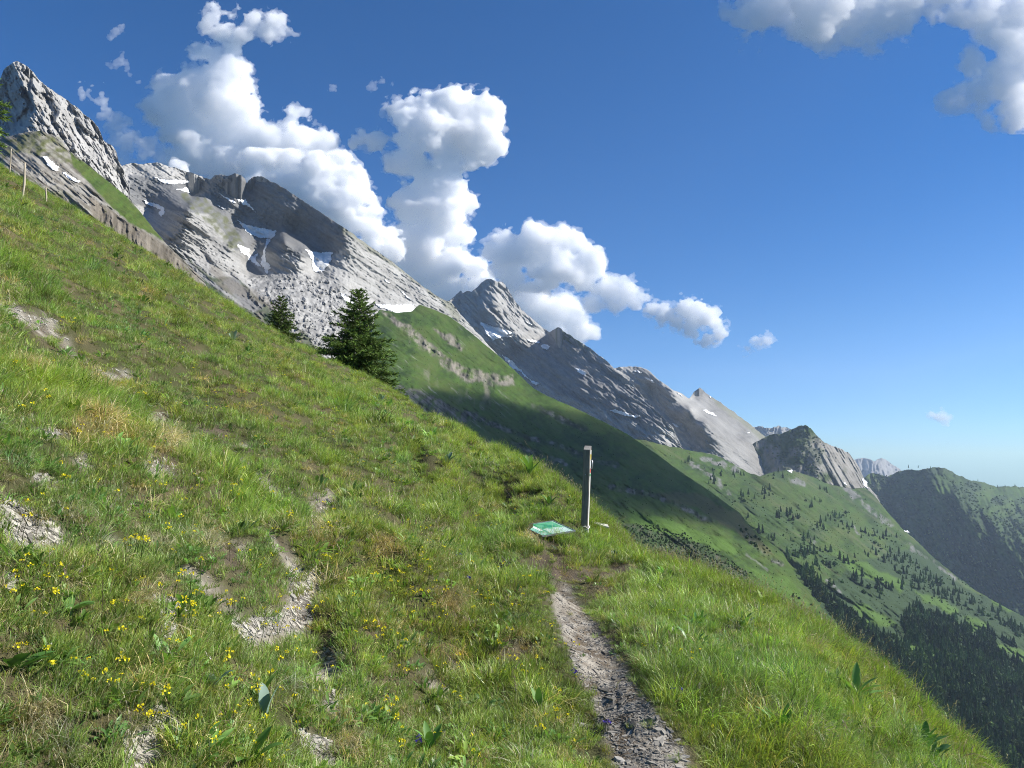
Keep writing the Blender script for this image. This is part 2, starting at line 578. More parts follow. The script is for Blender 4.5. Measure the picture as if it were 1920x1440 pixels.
L_E = Layer('mountain', [(800, 590), (846, 562), (856, 551), (864, 545), (868, 551), (876, 546), (884, 547), (896, 538), (903, 530), (911, 524), (920, 522), (932, 527), (943, 530), (950, 538), (958, 551), (966, 566), (978, 580), (990, 590), (1003, 602), (1018, 615), (1030, 623), (1039, 617), (1046, 614), (1056, 620), (1074, 632), (1100, 649), (1126, 668), (1152, 690), (1172, 708), (1190, 723), (1212, 750), (1229, 769), (1250, 790), (1262, 802), (1275, 830), (1290, 860)],
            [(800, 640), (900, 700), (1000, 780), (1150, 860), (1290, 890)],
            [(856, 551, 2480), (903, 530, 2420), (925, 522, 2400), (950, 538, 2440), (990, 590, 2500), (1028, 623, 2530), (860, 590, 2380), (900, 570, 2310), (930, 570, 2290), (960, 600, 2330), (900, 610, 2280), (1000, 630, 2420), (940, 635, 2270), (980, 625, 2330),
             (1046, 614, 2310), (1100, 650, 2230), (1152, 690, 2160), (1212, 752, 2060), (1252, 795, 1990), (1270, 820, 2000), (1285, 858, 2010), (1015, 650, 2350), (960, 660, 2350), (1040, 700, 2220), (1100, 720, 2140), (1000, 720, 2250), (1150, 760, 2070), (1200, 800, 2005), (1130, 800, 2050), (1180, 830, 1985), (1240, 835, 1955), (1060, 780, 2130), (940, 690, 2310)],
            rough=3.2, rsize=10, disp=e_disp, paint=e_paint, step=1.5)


# --- dark knoll with a ribbed right flank
def f_disp(px, py, Y):
    a, b = rot(px, py, 60)
    k = sstep(1530, 1560, px)
    return 26 * fbm(px / 22, py / 26, octv=6, gain=.58, seed=61, ridged=True) * (1 - .5 * k) + 30 * k * fbm(a / 120, b / 7, octv=4, gain=.55, seed=62, ridged=True)


def f_paint(px, py, P):
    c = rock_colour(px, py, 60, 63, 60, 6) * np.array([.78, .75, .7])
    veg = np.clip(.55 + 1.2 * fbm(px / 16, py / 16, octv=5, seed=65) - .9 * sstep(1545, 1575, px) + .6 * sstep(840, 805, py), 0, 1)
    return mix(c, turf_colour(px, py, 66, .1) * .75, veg)


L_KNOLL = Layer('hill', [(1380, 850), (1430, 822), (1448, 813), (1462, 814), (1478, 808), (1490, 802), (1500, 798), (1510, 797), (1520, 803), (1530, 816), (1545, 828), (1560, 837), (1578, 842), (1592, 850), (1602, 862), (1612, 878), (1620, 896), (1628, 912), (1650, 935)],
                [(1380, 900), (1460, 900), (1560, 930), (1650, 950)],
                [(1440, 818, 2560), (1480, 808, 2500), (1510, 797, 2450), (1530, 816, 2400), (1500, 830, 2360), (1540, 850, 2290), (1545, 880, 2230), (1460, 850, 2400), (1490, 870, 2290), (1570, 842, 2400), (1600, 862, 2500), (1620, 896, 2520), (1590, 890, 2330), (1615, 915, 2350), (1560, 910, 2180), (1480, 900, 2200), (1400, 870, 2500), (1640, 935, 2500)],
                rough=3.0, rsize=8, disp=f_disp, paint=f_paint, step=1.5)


# --- green valley flank with conifers
def g_disp(px, py, Y):
    a, b = rot(px, py, 34)
    return 34 * fbm(a / 130, b / 30, octv=7, gain=.55, seed=71, ridged=True) + 4 * fbm(px / 14, py / 9, octv=4, seed=72) + 14 * sstep(1150, 1350, py) * fbm(px / 50, py / 40, octv=4, seed=73, ridged=True)


def g_paint(px, py, P):
    c = turf_colour(px, py, 75, .25)
    a, b = rot(px, py, 34)
    bush = np.clip(2.3 * fbm(a / 55, b / 16, octv=6, gain=.66, seed=76) + .0, 0, 1)
    c = mix(c, BUSH * 1.4, bush * .85)
    c = mix(c, np.array([.12, .12, .06]), np.clip(fbm(a / 70, b / 7, octv=5, gain=.62, seed=83) * 2 - .35, 0, 1) * .6)
    forest = soft_poly(px, py, [[(1560, 1080), (1640, 1050), (1720, 1020), (1800, 1090), (1930, 1160), (1990, 1500), (1500, 1500), (1480, 1200)]], 22, 60, 77)
    glade = soft_poly(px, py, [[(1600, 1130), (1660, 1150), (1680, 1175), (1625, 1178)], [(1715, 1105), (1800, 1145), (1795, 1152), (1740, 1135)], [(1810, 1155), (1860, 1170), (1850, 1182), (1815, 1180)],
                                 [(1860, 1120), (1905, 1140), (1890, 1146), (1865, 1135)], [(1690, 1200), (1780, 1235), (1770, 1245), (1700, 1220)], [(1860, 1200), (1925, 1225), (1925, 1245), (1870, 1220)], [(1560, 1030), (1640, 1065), (1700, 1095), (1690, 1110), (1600, 1075)]], 9, 25, 78)
    c = mix(c, BUSH * 1.1, forest * (1 - glade))
    c = mix(c, TURF * 1.25, glade)
    rock = soft_line(px, py, [[(1295, 870), (1335, 895), (1365, 925)], [(1318, 862), (1350, 868), (1385, 880)], [(1486, 900), (1505, 908)], [(1560, 890), (1575, 905), (1600, 930), (1640, 960), (1670, 985)]], 7, 7, 14, 79)
    rock = np.maximum(rock, soft_line(px, py, [[(1700, 1020), (1745, 1050), (1790, 1085)], [(1518, 1005), (1530, 1018)], [(1600, 985), (1612, 1000)], [(1550, 1090), (1575, 1110)]], 4, 5, 14, 80))
    return mix(c, mix(SCREE, ROCKD, np.clip(.5 + fbm(px / 4, py / 4, octv=2, seed=8), 0, 1)), rock * np.clip(.45 + 2.2 * fbm(px / 9, py / 7, octv=5, gain=.65, seed=82), 0, .9))


L_G = Layer('hill', [(1120, 830), (1180, 822), (1210, 826), (1250, 836), (1300, 845), (1340, 852), (1372, 868), (1400, 885), (1425, 893), (1450, 884), (1480, 880), (1520, 893), (1560, 910), (1600, 916), (1622, 914), (1640, 930), (1660, 955), (1690, 990), (1720, 1015), (1750, 1045), (1790, 1078), (1830, 1108), (1870, 1130), (1908, 1150), (1960, 1180), (2100, 1260)],
            [(1120, 1000), (1300, 1080), (1450, 1200), (1600, 1330), (1750, 1480), (2100, 1500)],
            [(1180, 822, 1800), (1300, 845, 1950), (1400, 885, 2000), (1480, 880, 2080), (1560, 910, 2150), (1622, 914, 2260), (1690, 990, 1950), (1750, 1045, 1780), (1830, 1108, 1600), (1908, 1150, 1450), (2050, 1240, 1250),
             (1250, 900, 1500), (1330, 950, 1400), (1420, 960, 1420), (1520, 980, 1480), (1600, 1010, 1500), (1450, 1060, 1080), (1550, 1080, 1120), (1650, 1100, 1200), (1750, 1140, 1220), (1550, 1180, 880), (1650, 1230, 860), (1750, 1260, 880), (1860, 1270, 980), (1600, 1330, 680), (1700, 1350, 680), (1800, 1400, 700), (1920, 1420, 760), (1300, 1060, 1000), (2050, 1450, 800)],
            rough=2.0, rsize=8, disp=g_disp, paint=g_paint, step=1.8)


# --- first massif: striped slabs, the shaded cliff and the long arris
def c_disp(px, py, Y):
    a, b = rot(px, py, 33)
    d = 20 * fbm(a / 110, b / 30, octv=6, gain=.58, seed=81, ridged=True) + 6 * fbm(a / 60, b / 6, octv=4, gain=.6, seed=82) + 8 * fbm(a / 55, b / 16, octv=5, gain=.6, seed=89)
    cliff = soft_poly(px, py, [[(470, 345), (520, 340), (645, 420), (652, 465), (615, 490), (520, 450), (455, 420)]], 4, 20, 83)
    d = d * (1 - .6 * cliff) + 7 * cliff * fbm(px / 11, py / 34, octv=5, seed=84)
    scree = soft_poly(px, py, [[(455, 515), (620, 520), (720, 600), (700, 700), (560, 640), (470, 560)]], 8, 22, 85)
    n = fbm(px / 7, py / 5.5, octv=4, gain=.6, seed=86)
    d = d * (1 - .6 * scree) - scree * 17 * np.clip(n * 2.2 - .1, 0, 1)
    slab = soft_poly(px, py, [[(640, 425), (760, 508), (850, 578), (960, 700), (860, 665), (740, 575), (650, 560), (612, 510), (652, 465)]], 4, 20, 861, 3)
    fine = .8 * fbm(a / 16, b / 7, octv=5, gain=.64, seed=87)
    d = d * (1 - .45 * slab) + slab * 5 * fbm(a / 170, b / 4.5, octv=4, gain=.6, seed=862)
    pinn = sstep(395, 410, px) * sstep(470, 455, px) * sstep(372, 350, py)
    d = d + (1 - scree) * (ledges(px, py, 33, 15, 811, 9) + ledges(px, py, 31, 5, 821, 3.2)) * (1 - .7 * cliff) + 4 * fbm(px / 4, py / 3.5, octv=2, seed=831)
    return d + 6 * fine + pinn * 20 * fbm(px / 10, py / 16, octv=5, seed=88)


def c_paint(px, py, P):
    c = rock_colour(px, py, 31, 91, 75, 4.5)
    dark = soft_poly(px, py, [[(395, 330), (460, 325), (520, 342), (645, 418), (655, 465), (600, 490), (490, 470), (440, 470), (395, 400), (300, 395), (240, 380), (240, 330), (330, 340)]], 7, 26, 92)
    c = mix(c, c * np.array([.50, .51, .53]), dark)  # shade of the cliff and bowl, painted in by darkening the rock
    ochre = np.clip(fbm(px / 18, py / 30, octv=4, seed=93) * 1.6 - .2, 0, 1) * soft_poly(px, py, [[(540, 380), (650, 420), (650, 480), (560, 440)], [(430, 480), (470, 490), (470, 520), (430, 520)], [(530, 450), (570, 460), (570, 500), (530, 510)]], 6, 20, 94)
    c = mix(c, np.array([.22, .175, .12]), ochre * .3)
    grass = soft_line(px, py, [[(350, 372), (385, 400), (410, 432), (440, 462)], [(375, 375), (420, 412), (450, 455)]], 11, 9, 18, 95) * np.clip(.6 + 1.3 * fbm(px / 9, py / 6, octv=3, seed=96), 0, 1)
    top_g = soft_line(px, py, [[(640, 425), (700, 465), (760, 507), (830, 562), (850, 580)], [(838, 563), (858, 598)]], 9, 6, 18, 97) * .55
    low = soft_poly(px, py, [[(310, 455), (400, 520), (450, 525), (520, 590), (580, 660), (420, 600), (330, 500)], [(560, 590), (600, 610), (610, 660), (560, 650)]], 7, 22, 98)
    c = mix(c, np.array([.095, .10, .04]), np.clip(grass + top_g, 0, 1) * .85)
    c = mix(c, mix(TURFD, BROWN * .8, np.clip(.4 + fbm(px / 18, py / 10, octv=4, seed=99), 0, 1)), low * .9)
    scree = soft_poly(px, py, [[(462, 520), (500, 512), (620, 520), (740, 600), (720, 700), (600, 660), (545, 590), (480, 556)]], 9, 22, 85)
    c = mix(c, mix(SCREE, ROCKL, np.clip(.4 + 1.2 * fbm(px / 5, py / 4, octv=3, seed=101), 0, 1)), scree * .9)
    c = mix(c, SCREE * 1.15, soft_line(px, py, [[(312, 452), (336, 474), (362, 502), (394, 528), (430, 555), (475, 582)]], 4.5, 3, 12, 102))
    grav = soft_poly(px, py, [[(415, 525), (440, 520), (495, 575), (480, 585), (450, 570)], [(455, 470), (480, 500), (500, 520), (470, 520)]], 4, 16, 103)
    c = mix(c, SCREE * .85, grav)
    mud = soft_line(px, py, [[(400, 505), (432, 530), (470, 548), (520, 580)], [(425, 540), (500, 565)]], 10, 5, 12, 104)
    return mix(c, BROWN * .75, mud * .55)


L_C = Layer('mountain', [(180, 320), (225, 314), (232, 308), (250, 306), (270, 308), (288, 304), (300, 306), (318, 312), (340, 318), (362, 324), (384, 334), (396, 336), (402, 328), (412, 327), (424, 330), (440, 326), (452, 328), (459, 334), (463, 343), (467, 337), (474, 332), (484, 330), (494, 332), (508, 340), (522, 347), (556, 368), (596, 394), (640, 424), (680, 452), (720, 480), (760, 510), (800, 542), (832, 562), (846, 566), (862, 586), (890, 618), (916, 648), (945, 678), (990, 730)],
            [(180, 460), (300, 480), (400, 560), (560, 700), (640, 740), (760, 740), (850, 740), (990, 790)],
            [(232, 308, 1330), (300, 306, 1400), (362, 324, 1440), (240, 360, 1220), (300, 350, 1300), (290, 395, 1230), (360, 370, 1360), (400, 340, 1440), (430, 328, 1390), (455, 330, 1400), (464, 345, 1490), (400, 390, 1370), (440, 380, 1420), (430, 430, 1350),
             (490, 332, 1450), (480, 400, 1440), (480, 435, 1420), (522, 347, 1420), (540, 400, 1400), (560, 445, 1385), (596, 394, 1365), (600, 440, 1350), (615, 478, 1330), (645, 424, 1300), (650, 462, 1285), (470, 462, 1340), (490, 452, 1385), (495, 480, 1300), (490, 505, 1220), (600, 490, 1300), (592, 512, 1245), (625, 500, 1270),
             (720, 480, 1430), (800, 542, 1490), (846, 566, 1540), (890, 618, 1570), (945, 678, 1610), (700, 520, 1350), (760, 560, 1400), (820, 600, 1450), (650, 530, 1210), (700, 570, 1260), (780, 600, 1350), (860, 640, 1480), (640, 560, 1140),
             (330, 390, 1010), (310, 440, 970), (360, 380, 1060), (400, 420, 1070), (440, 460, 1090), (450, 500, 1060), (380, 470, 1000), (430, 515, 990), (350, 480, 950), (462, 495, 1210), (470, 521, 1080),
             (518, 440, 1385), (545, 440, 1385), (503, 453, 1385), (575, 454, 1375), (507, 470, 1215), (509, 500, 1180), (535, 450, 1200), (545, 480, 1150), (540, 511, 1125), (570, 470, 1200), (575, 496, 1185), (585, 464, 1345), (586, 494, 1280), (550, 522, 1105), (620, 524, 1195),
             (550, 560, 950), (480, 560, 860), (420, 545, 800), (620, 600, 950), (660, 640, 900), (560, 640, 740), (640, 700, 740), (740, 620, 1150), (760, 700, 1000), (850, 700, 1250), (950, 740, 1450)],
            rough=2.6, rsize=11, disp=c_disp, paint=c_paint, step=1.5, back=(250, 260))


# --- pale peak at the far left
def b_disp(px, py, Y):
    a, b = rot(px, py, 58)
    d = 26 * fbm(a / 60, b / 15, octv=6, gain=.6, seed=111, ridged=True) + 10 * fbm(px / 7, py / 9, octv=4, gain=.62, seed=112)
    g = soft_line(px, py, [[(52, 140), (48, 175), (60, 200), (40, 230)], [(110, 165), (130, 205), (145, 235), (160, 255)], [(78, 180), (95, 195), (100, 220)], [(175, 255), (190, 275), (205, 300)], [(222, 320), (228, 350)]], 9, 6, 15, 113)
    d = d + ledges(px, py, 58, 11, 851, 6)
    return d + 22 * g


def b_paint(px, py, P):
    c = rock_colour(px, py, 60, 115, 30, 5) * 1.1
    warm = np.clip(fbm(px / 22, py / 18, octv=4, seed=117) * 1.4 - .2, 0, 1)
    c = mix(c, np.array([.31, .27, .225]), warm * .35)
    g = soft_poly(px, py, [[(0, 265), (60, 246), (115, 262), (130, 292), (0, 330)]], 6, 16, 118)
    return mix(c, np.array([.10, .105, .045]), g * .7)


L_B = Layer('mountain', [(-140, 250), (-60, 190), (-20, 160), (0, 150), (6, 132), (14, 124), (22, 117), (33, 114), (42, 118), (52, 126), (62, 136), (70, 146), (82, 157), (94, 167), (104, 173), (116, 181), (130, 190), (144, 202), (158, 216), (172, 226), (184, 238), (190, 250), (194, 263), (202, 270), (212, 274), (219, 286), (222, 302), (232, 318), (240, 340), (244, 366), (252, 392)],
            [(-140, 420), (0, 360), (100, 340), (180, 380), (252, 430)],
            [(33, 114, 800), (70, 146, 812), (116, 181, 824), (172, 226, 834), (194, 263, 836), (219, 286, 838), (242, 350, 835), (0, 150, 850), (44, 160, 748), (18, 200, 800), (58, 212, 705), (25, 235, 760), (58, 250, 665), (90, 205, 735), (140, 240, 755), (100, 260, 680), (170, 290, 735), (205, 300, 775), (195, 322, 745), (225, 340, 795), (236, 400, 765), (0, 260, 720), (0, 320, 560), (100, 320, 590), (180, 370, 680), (-120, 250, 900), (-120, 400, 520)],
            rough=3.4, rsize=9, disp=b_disp, paint=b_paint, step=1.3, back=(200, 260))


# --- turf-topped cliff band below the pale peak
def a_disp(px, py, Y):
    a, b = rot(px, py, 40)
    gull = soft_poly(px, py, [[(180, 380), (260, 430), (320, 470), (400, 560), (300, 560), (180, 470)]], 8, 26, 121)
    d = 8 * fbm(a / 60, b / 7, octv=5, gain=.58, seed=122) * (1 - gull) + gull * 10 * fbm(px / 13 + .35 * fbm(px / 20, py / 20, octv=3, seed=133), py / 50, octv=5, gain=.6, seed=123)
    rib = soft_poly(px, py, [[(60, 246), (130, 288), (240, 370), (309, 453), (290, 442), (240, 418), (180, 362), (120, 310), (40, 280)]], 5, 20, 124)
    return d * (1 - .85 * rib) + 4 * fbm(px / 16, py / 10, octv=4, seed=125)


def a_paint(px, py, P):
    a, b = rot(px, py, 36)
    s = fbm(a / 45, b / 3.6, octv=4, gain=.6, seed=126)
    c = mix(np.array([.17, .155, .13]), np.array([.27, .255, .225]), np.clip(.4 + 1.3 * s, 0, 1))
    c = mix(c, np.array([.09, .08, .06]), np.clip(.1 - 1.4 * s, 0, 1))
    gul = soft_poly(px, py, [[(170, 370), (260, 425), (320, 470), (400, 560), (300, 560), (170, 470)]], 8, 26, 121)
    v = fbm(px / 7, py / 60, octv=4, gain=.6, seed=127)
    c = mix(c, mix(np.array([.185, .16, .125]), np.array([.085, .072, .052]), np.clip(.45 + 1.3 * v, 0, 1)), gul * .9)
    g = soft_poly(px, py, [[(128, 284), (200, 335), (240, 369), (309, 453), (290, 443), (245, 420), (215, 392), (175, 352), (140, 318)]], 4, 16, 124)
    c = mix(c, turf_colour(px, py, 128, .5) * 1.1, g)
    g2 = soft_poly(px, py, [[(0, 268), (40, 252), (76, 246), (120, 268), (140, 310), (80, 290), (40, 285), (0, 300)]], 7, 18, 129)
    g3 = np.clip(fbm(px / 26, py / 14, octv=5, seed=130) * 1.8 - .1, 0, 1) * soft_poly(px, py, [[(100, 350), (200, 390), (260, 470), (200, 480), (100, 400)]], 10, 26, 131)
    return mix(c, np.array([.09, .098, .03]), np.clip(g2 * (.55 + .8 * fbm(px / 9, py / 6, octv=3, seed=132)) + g3 * .7, 0, 1))


L_A = Layer('hill', [(-120, 300), (-40, 275), (0, 258), (24, 254), (50, 247), (76, 245), (100, 254), (118, 266), (132, 284), (160, 306), (200, 338), (240, 370), (262, 396), (284, 424), (306, 450), (316, 461), (336, 480), (362, 506), (384, 528), (389, 540), (396, 570), (420, 600)],
            [(-120, 500), (0, 420), (200, 520), (420, 680)],
            [(-100, 290, 520), (0, 256, 480), (76, 245, 470), (132, 284, 465), (200, 338, 460), (240, 370, 455), (306, 450, 440), (362, 506, 420), (389, 545, 410), (100, 300, 425), (180, 360, 410), (240, 417, 400), (290, 445, 412), (50, 290, 420), (0, 310, 390), (60, 340, 370), (150, 390, 365), (220, 440, 368), (300, 500, 372), (350, 540, 375), (0, 400, 330), (100, 430, 325), (250, 520, 335), (400, 620, 350)],
            rough=1.8, rsize=8, disp=a_disp, paint=a_paint, step=1.3, back=(90, 120))


# --- green spur in the middle with its cliff bands
D_CLIFF = [[(713, 580), (740, 597), (773, 613), (800, 640), (840, 673), (873, 687), (923, 703), (960, 703), (965, 722), (923, 724), (873, 717), (833, 687), (800, 660), (757, 620), (723, 595)],
           [(808, 614), (850, 632), (872, 652), (866, 660), (835, 642)],
           [(690, 700), (730, 713), (750, 723), (790, 733), (827, 750), (857, 767), (893, 777), (923, 793), (920, 799), (853, 790), (807, 784), (767, 772), (690, 740)]]
D_BAND = [[(925, 795), (952, 806), (994, 822), (1056, 840), (1115, 863), (1160, 874)], [(1145, 914), (1185, 920), (1233, 932), (1270, 944), (1300, 962), (1335, 976)], [(1395, 1000), (1420, 1026), (1447, 1048), (1464, 1056)], [(960, 830), (1010, 852), (1060, 870)], [(1000, 760), (1060, 790), (1100, 806)]]


def d_disp(px, py, Y):
    a, b = rot(px, py, 34)
    cl = soft_poly(px, py, D_CLIFF, 9, 13, 141, 3) * sstep(968, 930, px)
    bd = soft_line(px, py, D_BAND, 8, 5, 16, 142)
    d = 13 * fbm(a / 120, b / 30, octv=7, gain=.55, seed=143, ridged=True) + 2.2 * fbm(px / 14, py / 9, octv=4, seed=144)
    return d + (cl + .8 * bd) * (2.0 + 13 * fbm(px / 9, py / 20, octv=6, gain=.62, seed=145))


def d_paint(px, py, P):
    c = turf_colour(px, py, 146, .25)
    a, b = rot(px, py, 40)
    st = np.clip(fbm(a / 34, b / 5, octv=4, gain=.6, seed=147) * 2.4 - .95, 0, 1) * sstep(1000, 900, px) * sstep(600, 650, py)
    c = mix(c, ROCKL * .85, st * .7)
    cl = soft_poly(px, py, D_CLIFF, 6, 16, 141)
    v = fbm(px / 6, py / 30, octv=4, gain=.6, seed=148)
    lowc = sstep(705, 740, py)
    rk = mix(mix(np.array([.24, .215, .175]), np.array([.09, .085, .065]), np.clip(.45 + 1.5 * v, 0, 1)), mix(np.array([.15, .145, .13]), np.array([.04, .042, .034]), np.clip(.5 + 1.3 * fbm(a / 30, b / 3, octv=4, seed=149), 0, 1)), lowc)
    c = mix(c, rk, cl * np.clip(.75 + 2.0 * fbm(px / 10, py / 8, octv=5, gain=.68, seed=157), .05, .97))
    scar = np.clip(fbm(px / 16, py / 40, octv=5, gain=.65, seed=158) * 2.2 - .25, 0, 1) * soft_poly(px, py, [[(745, 600), (830, 680), (930, 720), (950, 760), (860, 760), (780, 700)]], 12, 24, 159, 5)
    c = mix(c, np.array([.20, .18, .145]), scar * .6)
    bd = soft_line(px, py, D_BAND, 7, 5, 14, 142) * np.clip(.75 + fbm(px / 20, py / 20, octv=3, seed=150), 0, 1)
    c = mix(c, mix(np.array([.028, .036, .018]), np.array([.17, .16, .145]), np.clip(.15 + 1.8 * fbm(px / 9, py / 5, octv=4, seed=151), 0, 1)), bd * .85)
    tan = soft_poly(px, py, [[(1230, 925), (1310, 925), (1390, 970), (1455, 1040), (1440, 1040), (1380, 1000), (1320, 960)]], 10, 26, 152)
    c = mix(c, np.array([.085, .075, .032]), tan * .65)
    scrub = soft_poly(px, py, [[(1150, 985), (1240, 990), (1330, 1030), (1400, 1075), (1400, 1110), (1300, 1090), (1150, 1040)]], 9, 24, 153)
    c = mix(c, mix(BUSH, BROWN * .5, np.clip(.2 + fbm(px / 7, py / 7, octv=3, seed=154), 0, 1)), scrub * .85)
    bright = soft_poly(px, py, [[(1180, 955), (1290, 985), (1390, 1030), (1385, 1042), (1290, 1012), (1180, 980)], [(1400, 1060), (1480, 1085), (1520, 1140), (1460, 1125)]], 8, 22, 155)
    c = mix(c, TURF * 1.35, bright * .8)  # the sunlit strip low on the spur is painted in as brighter turf
    return mix(c, SCREE, soft_line(px, py, [[(1400, 1040), (1440, 1070)], [(1448, 1050), (1462, 1056)]], 2.2, 3, 9, 156) * .45)


L_D = Layer('hill', [(668, 735), (684, 690), (694, 640), (702, 596), (712, 580), (745, 587), (772, 584), (786, 571), (810, 579), (840, 592), (868, 612), (900, 638), (940, 671), (975, 704), (1000, 728), (1030, 744), (1080, 766), (1130, 790), (1175, 813), (1230, 850), (1275, 884), (1330, 920), (1362, 944), (1388, 962), (1404, 985), (1424, 1003), (1450, 1022), (1470, 1040), (1480, 1058), (1493, 1082), (1514, 1106), (1534, 1133), (1556, 1156), (1600, 1205), (1680, 1290), (1760, 1400)],
            [(668, 800), (760, 800), (900, 900), (1000, 980), (1150, 1060), (1300, 1150), (1500, 1290), (1760, 1500)],
            [(712, 580, 1080), (786, 571, 1130), (868, 612, 1120), (940, 671, 1100), (1000, 728, 1070), (1080, 766, 1040), (1175, 813, 990), (1275, 884, 920), (1388, 962, 840), (1470, 1040, 760), (1534, 1133, 650), (1680, 1290, 500),
             (700, 640, 900), (760, 640, 930), (820, 680, 940), (900, 715, 960), (720, 700, 780), (800, 740, 790), (900, 780, 800), (1000, 800, 830), (750, 760, 650), (900, 850, 640), (1050, 880, 690), (1150, 900, 720), (1250, 950, 700), (1350, 1000, 680), (1150, 1000, 570), (1250, 1050, 570), (1350, 1080, 590), (1450, 1110, 610), (1300, 1140, 500), (1450, 1220, 480), (1000, 960, 560)],
            rough=1.2, rsize=9, disp=d_disp, paint=d_paint, step=1.6, back=(60, 60))

for L_, nm in ((L_FAR, 'far_mountain'), (L_FAR2, 'far_mountain'), (L_RIDGE, 'wooded_hill'), (L_E3, 'slab_mountain'), (L_E, 'pyramid_mountain'), (L_KNOLL, 'rocky_hill'), (L_G, 'valley_hillside'), (L_C, 'cliff_mountain'), (L_B, 'pale_mountain'), (L_A, 'cliff_hill'), (L_D, 'green_hillside')):
    L_.o.name = nm
# ------------------------------------------------------------------ the near slope
SIL = [(0, 312, 42), (240, 457, 44), (480, 603, 46), (620, 684, 44), (730, 729, 38), (860, 810, 22), (930, 852, 17), (1000, 890, 14), (1080, 940, 12), (1140, 978, 11.2), (1180, 1014, 10.8), (1230, 1047, 9.8),
       (1300, 1074, 9), (1400, 1118, 8.4), (1500, 1175, 7.8), (1600, 1248, 7.3), (1700, 1336, 6.8), (1850, 1474, 6.2)]
INN = [(0, 1440, 1.85), (0, 900, 3.3), (0, 600, 6.3), (0, 400, 15), (480, 1000, 4.75), (600, 1440, 2.6), (300, 700, 8.3), (600, 900, 7.8), (800, 850, 13), (800, 1100, 5.4), (900, 1000, 8.6), (900, 930, 11.5), (960, 1300, 4.6),
       (1215, 1440, 3.6), (1120, 1280, 4.7), (1060, 1130, 6.8), (1040, 1060, 8.5), (1095, 1000, 10), (1030, 990, 9.7), (1120, 1030, 9.6), (1500, 1400, 4.3), (1300, 1300, 4.7), (1250, 1150, 6.5), (1160, 1075, 8.5), (1350, 1150, 6.8), (1500, 1250, 5.7), (1700, 1420, 5.0), (400, 560, 30), (600, 690, 30), (700, 760, 21)]
_cp, _cr = [], []
for (px_, py_, Y_) in SIL + INN:
    P_ = at(px_, py_, Y_); _cp.append((P_[0], P_[1])); _cr.append(P_[2] + .61 * P_[0])
for (x_, y_, r_) in ((0, 0, -1.5), (-3, 0, -1.5), (2, 0, -1.4), (0, -2.4, -1.5), (-2, -2.4, -1.5), (3, -2, -1.4), (-45, 40, -1.6), (-12, 8, -1.5), (-30, 20, -1.6)):
    _cp.append((x_, y_)); _cr.append(r_)
_cp = np.array(_cp)


def _q(x, y):
    yy = np.maximum(y, -2.8) + 3.2
    return x / yy * 2.2, np.log(yy) * 1.3


_rb = RBF(np.stack(_q(_cp[:, 0], _cp[:, 1]), 1), _cr, soft=.22)
_ex = np.array([at(*s)[0] for s in SIL] + [5.0, 6.5, 9, 14]); _ey = np.array([s[2] for s in SIL] + [4.2, 1.0, -5, -16.])

PATH = [(1160, 1440), (1136, 1385), (1114, 1330), (1080, 1250), (1051, 1180), (1036, 1112), (1036, 1092), (1058, 1088), (1084, 1128), (1126, 1180), (1176, 1258), (1232, 1340), (1276, 1398), (1294, 1440), (1350, 1560), (1170, 1560)]
BARE = [[(0, 930), (60, 950), (110, 985), (128, 1015), (60, 1034), (0, 1005)], [(0, 545), (40, 580), (100, 600), (130, 640), (90, 630), (30, 590), (0, 575)], [(580, 935), (620, 915), (650, 940), (635, 975), (580, 990), (560, 970)],
        [(535, 1060), (600, 1065), (592, 1130), (582, 1185), (480, 1195), (420, 1185), (425, 1163), (530, 1145), (545, 1100)], [(250, 783), (310, 773), (318, 800), (260, 810)], [(183, 688), (240, 693), (246, 716), (188, 716)],
        [(400, 843), (440, 848), (488, 880), (450, 882)], [(268, 852), (328, 868), (332, 902), (268, 882)], [(282, 1108), (330, 1128), (338, 1152), (293, 1152)], [(592, 1210), (640, 1215), (645, 1330), (612, 1330), (600, 1270)],
        [(235, 1350), (300, 1318), (332, 1340), (312, 1450), (230, 1450)], [(560, 1368), (622, 1383), (622, 1432), (570, 1422)], [(0, 1078), (32, 1083), (26, 1108), (0, 1108)], [(0, 703), (62, 730), (30, 742), (0, 727)],
        [(18, 748), (70, 788), (122, 810), (100, 822), (50, 802)], [(294, 1165), (322, 1160), (340, 1206), (322, 1220)], [(1075, 1338), (1122, 1348), (1118, 1376), (1078, 1366)], [(130, 850), (170, 852), (175, 872), (140, 870)], [(60, 880), (120, 900), (110, 915), (60, 900)], [(440, 940), (470, 948), (468, 965), (440, 958)]]
DIRT = [[(1033, 1088), (1022, 1050), (1010, 1020), (975, 995), (985, 985), (1030, 1010), (1045, 1040), (1075, 1060), (1140, 1062), (1195, 1052), (1205, 1065), (1150, 1085), (1062, 1088)], [(400, 1000), (460, 1005), (455, 1060), (420, 1060)], [(270, 1080), (340, 1060), (350, 1120), (300, 1120)], [(930, 1195), (1000, 1205), (1000, 1245), (945, 1240)],
        [(370, 795), (420, 800), (425, 820), (380, 815)], [(930, 895), (970, 905), (975, 935), (940, 930)], [(985, 1040), (1040, 1030), (1050, 1060), (1000, 1070)], [(140, 790), (330, 850), (335, 865), (140, 810)]]


def base_r(x, y):
    r = _rb(*_q(x, y))
    d = y - np.interp(x, _ex, _ey)
    sl_ = np.interp(x, [-8, 0, 1.5, 4, 10], [1, .55, .3, .25, .25])
    d = np.maximum(d, 0) * sl_
    w_ = np.interp(x, [-10, 0, 3], [3.0, 1.2, .8])
    return r - 1.15 * (np.sqrt(d * d + w_ * w_) - w_)


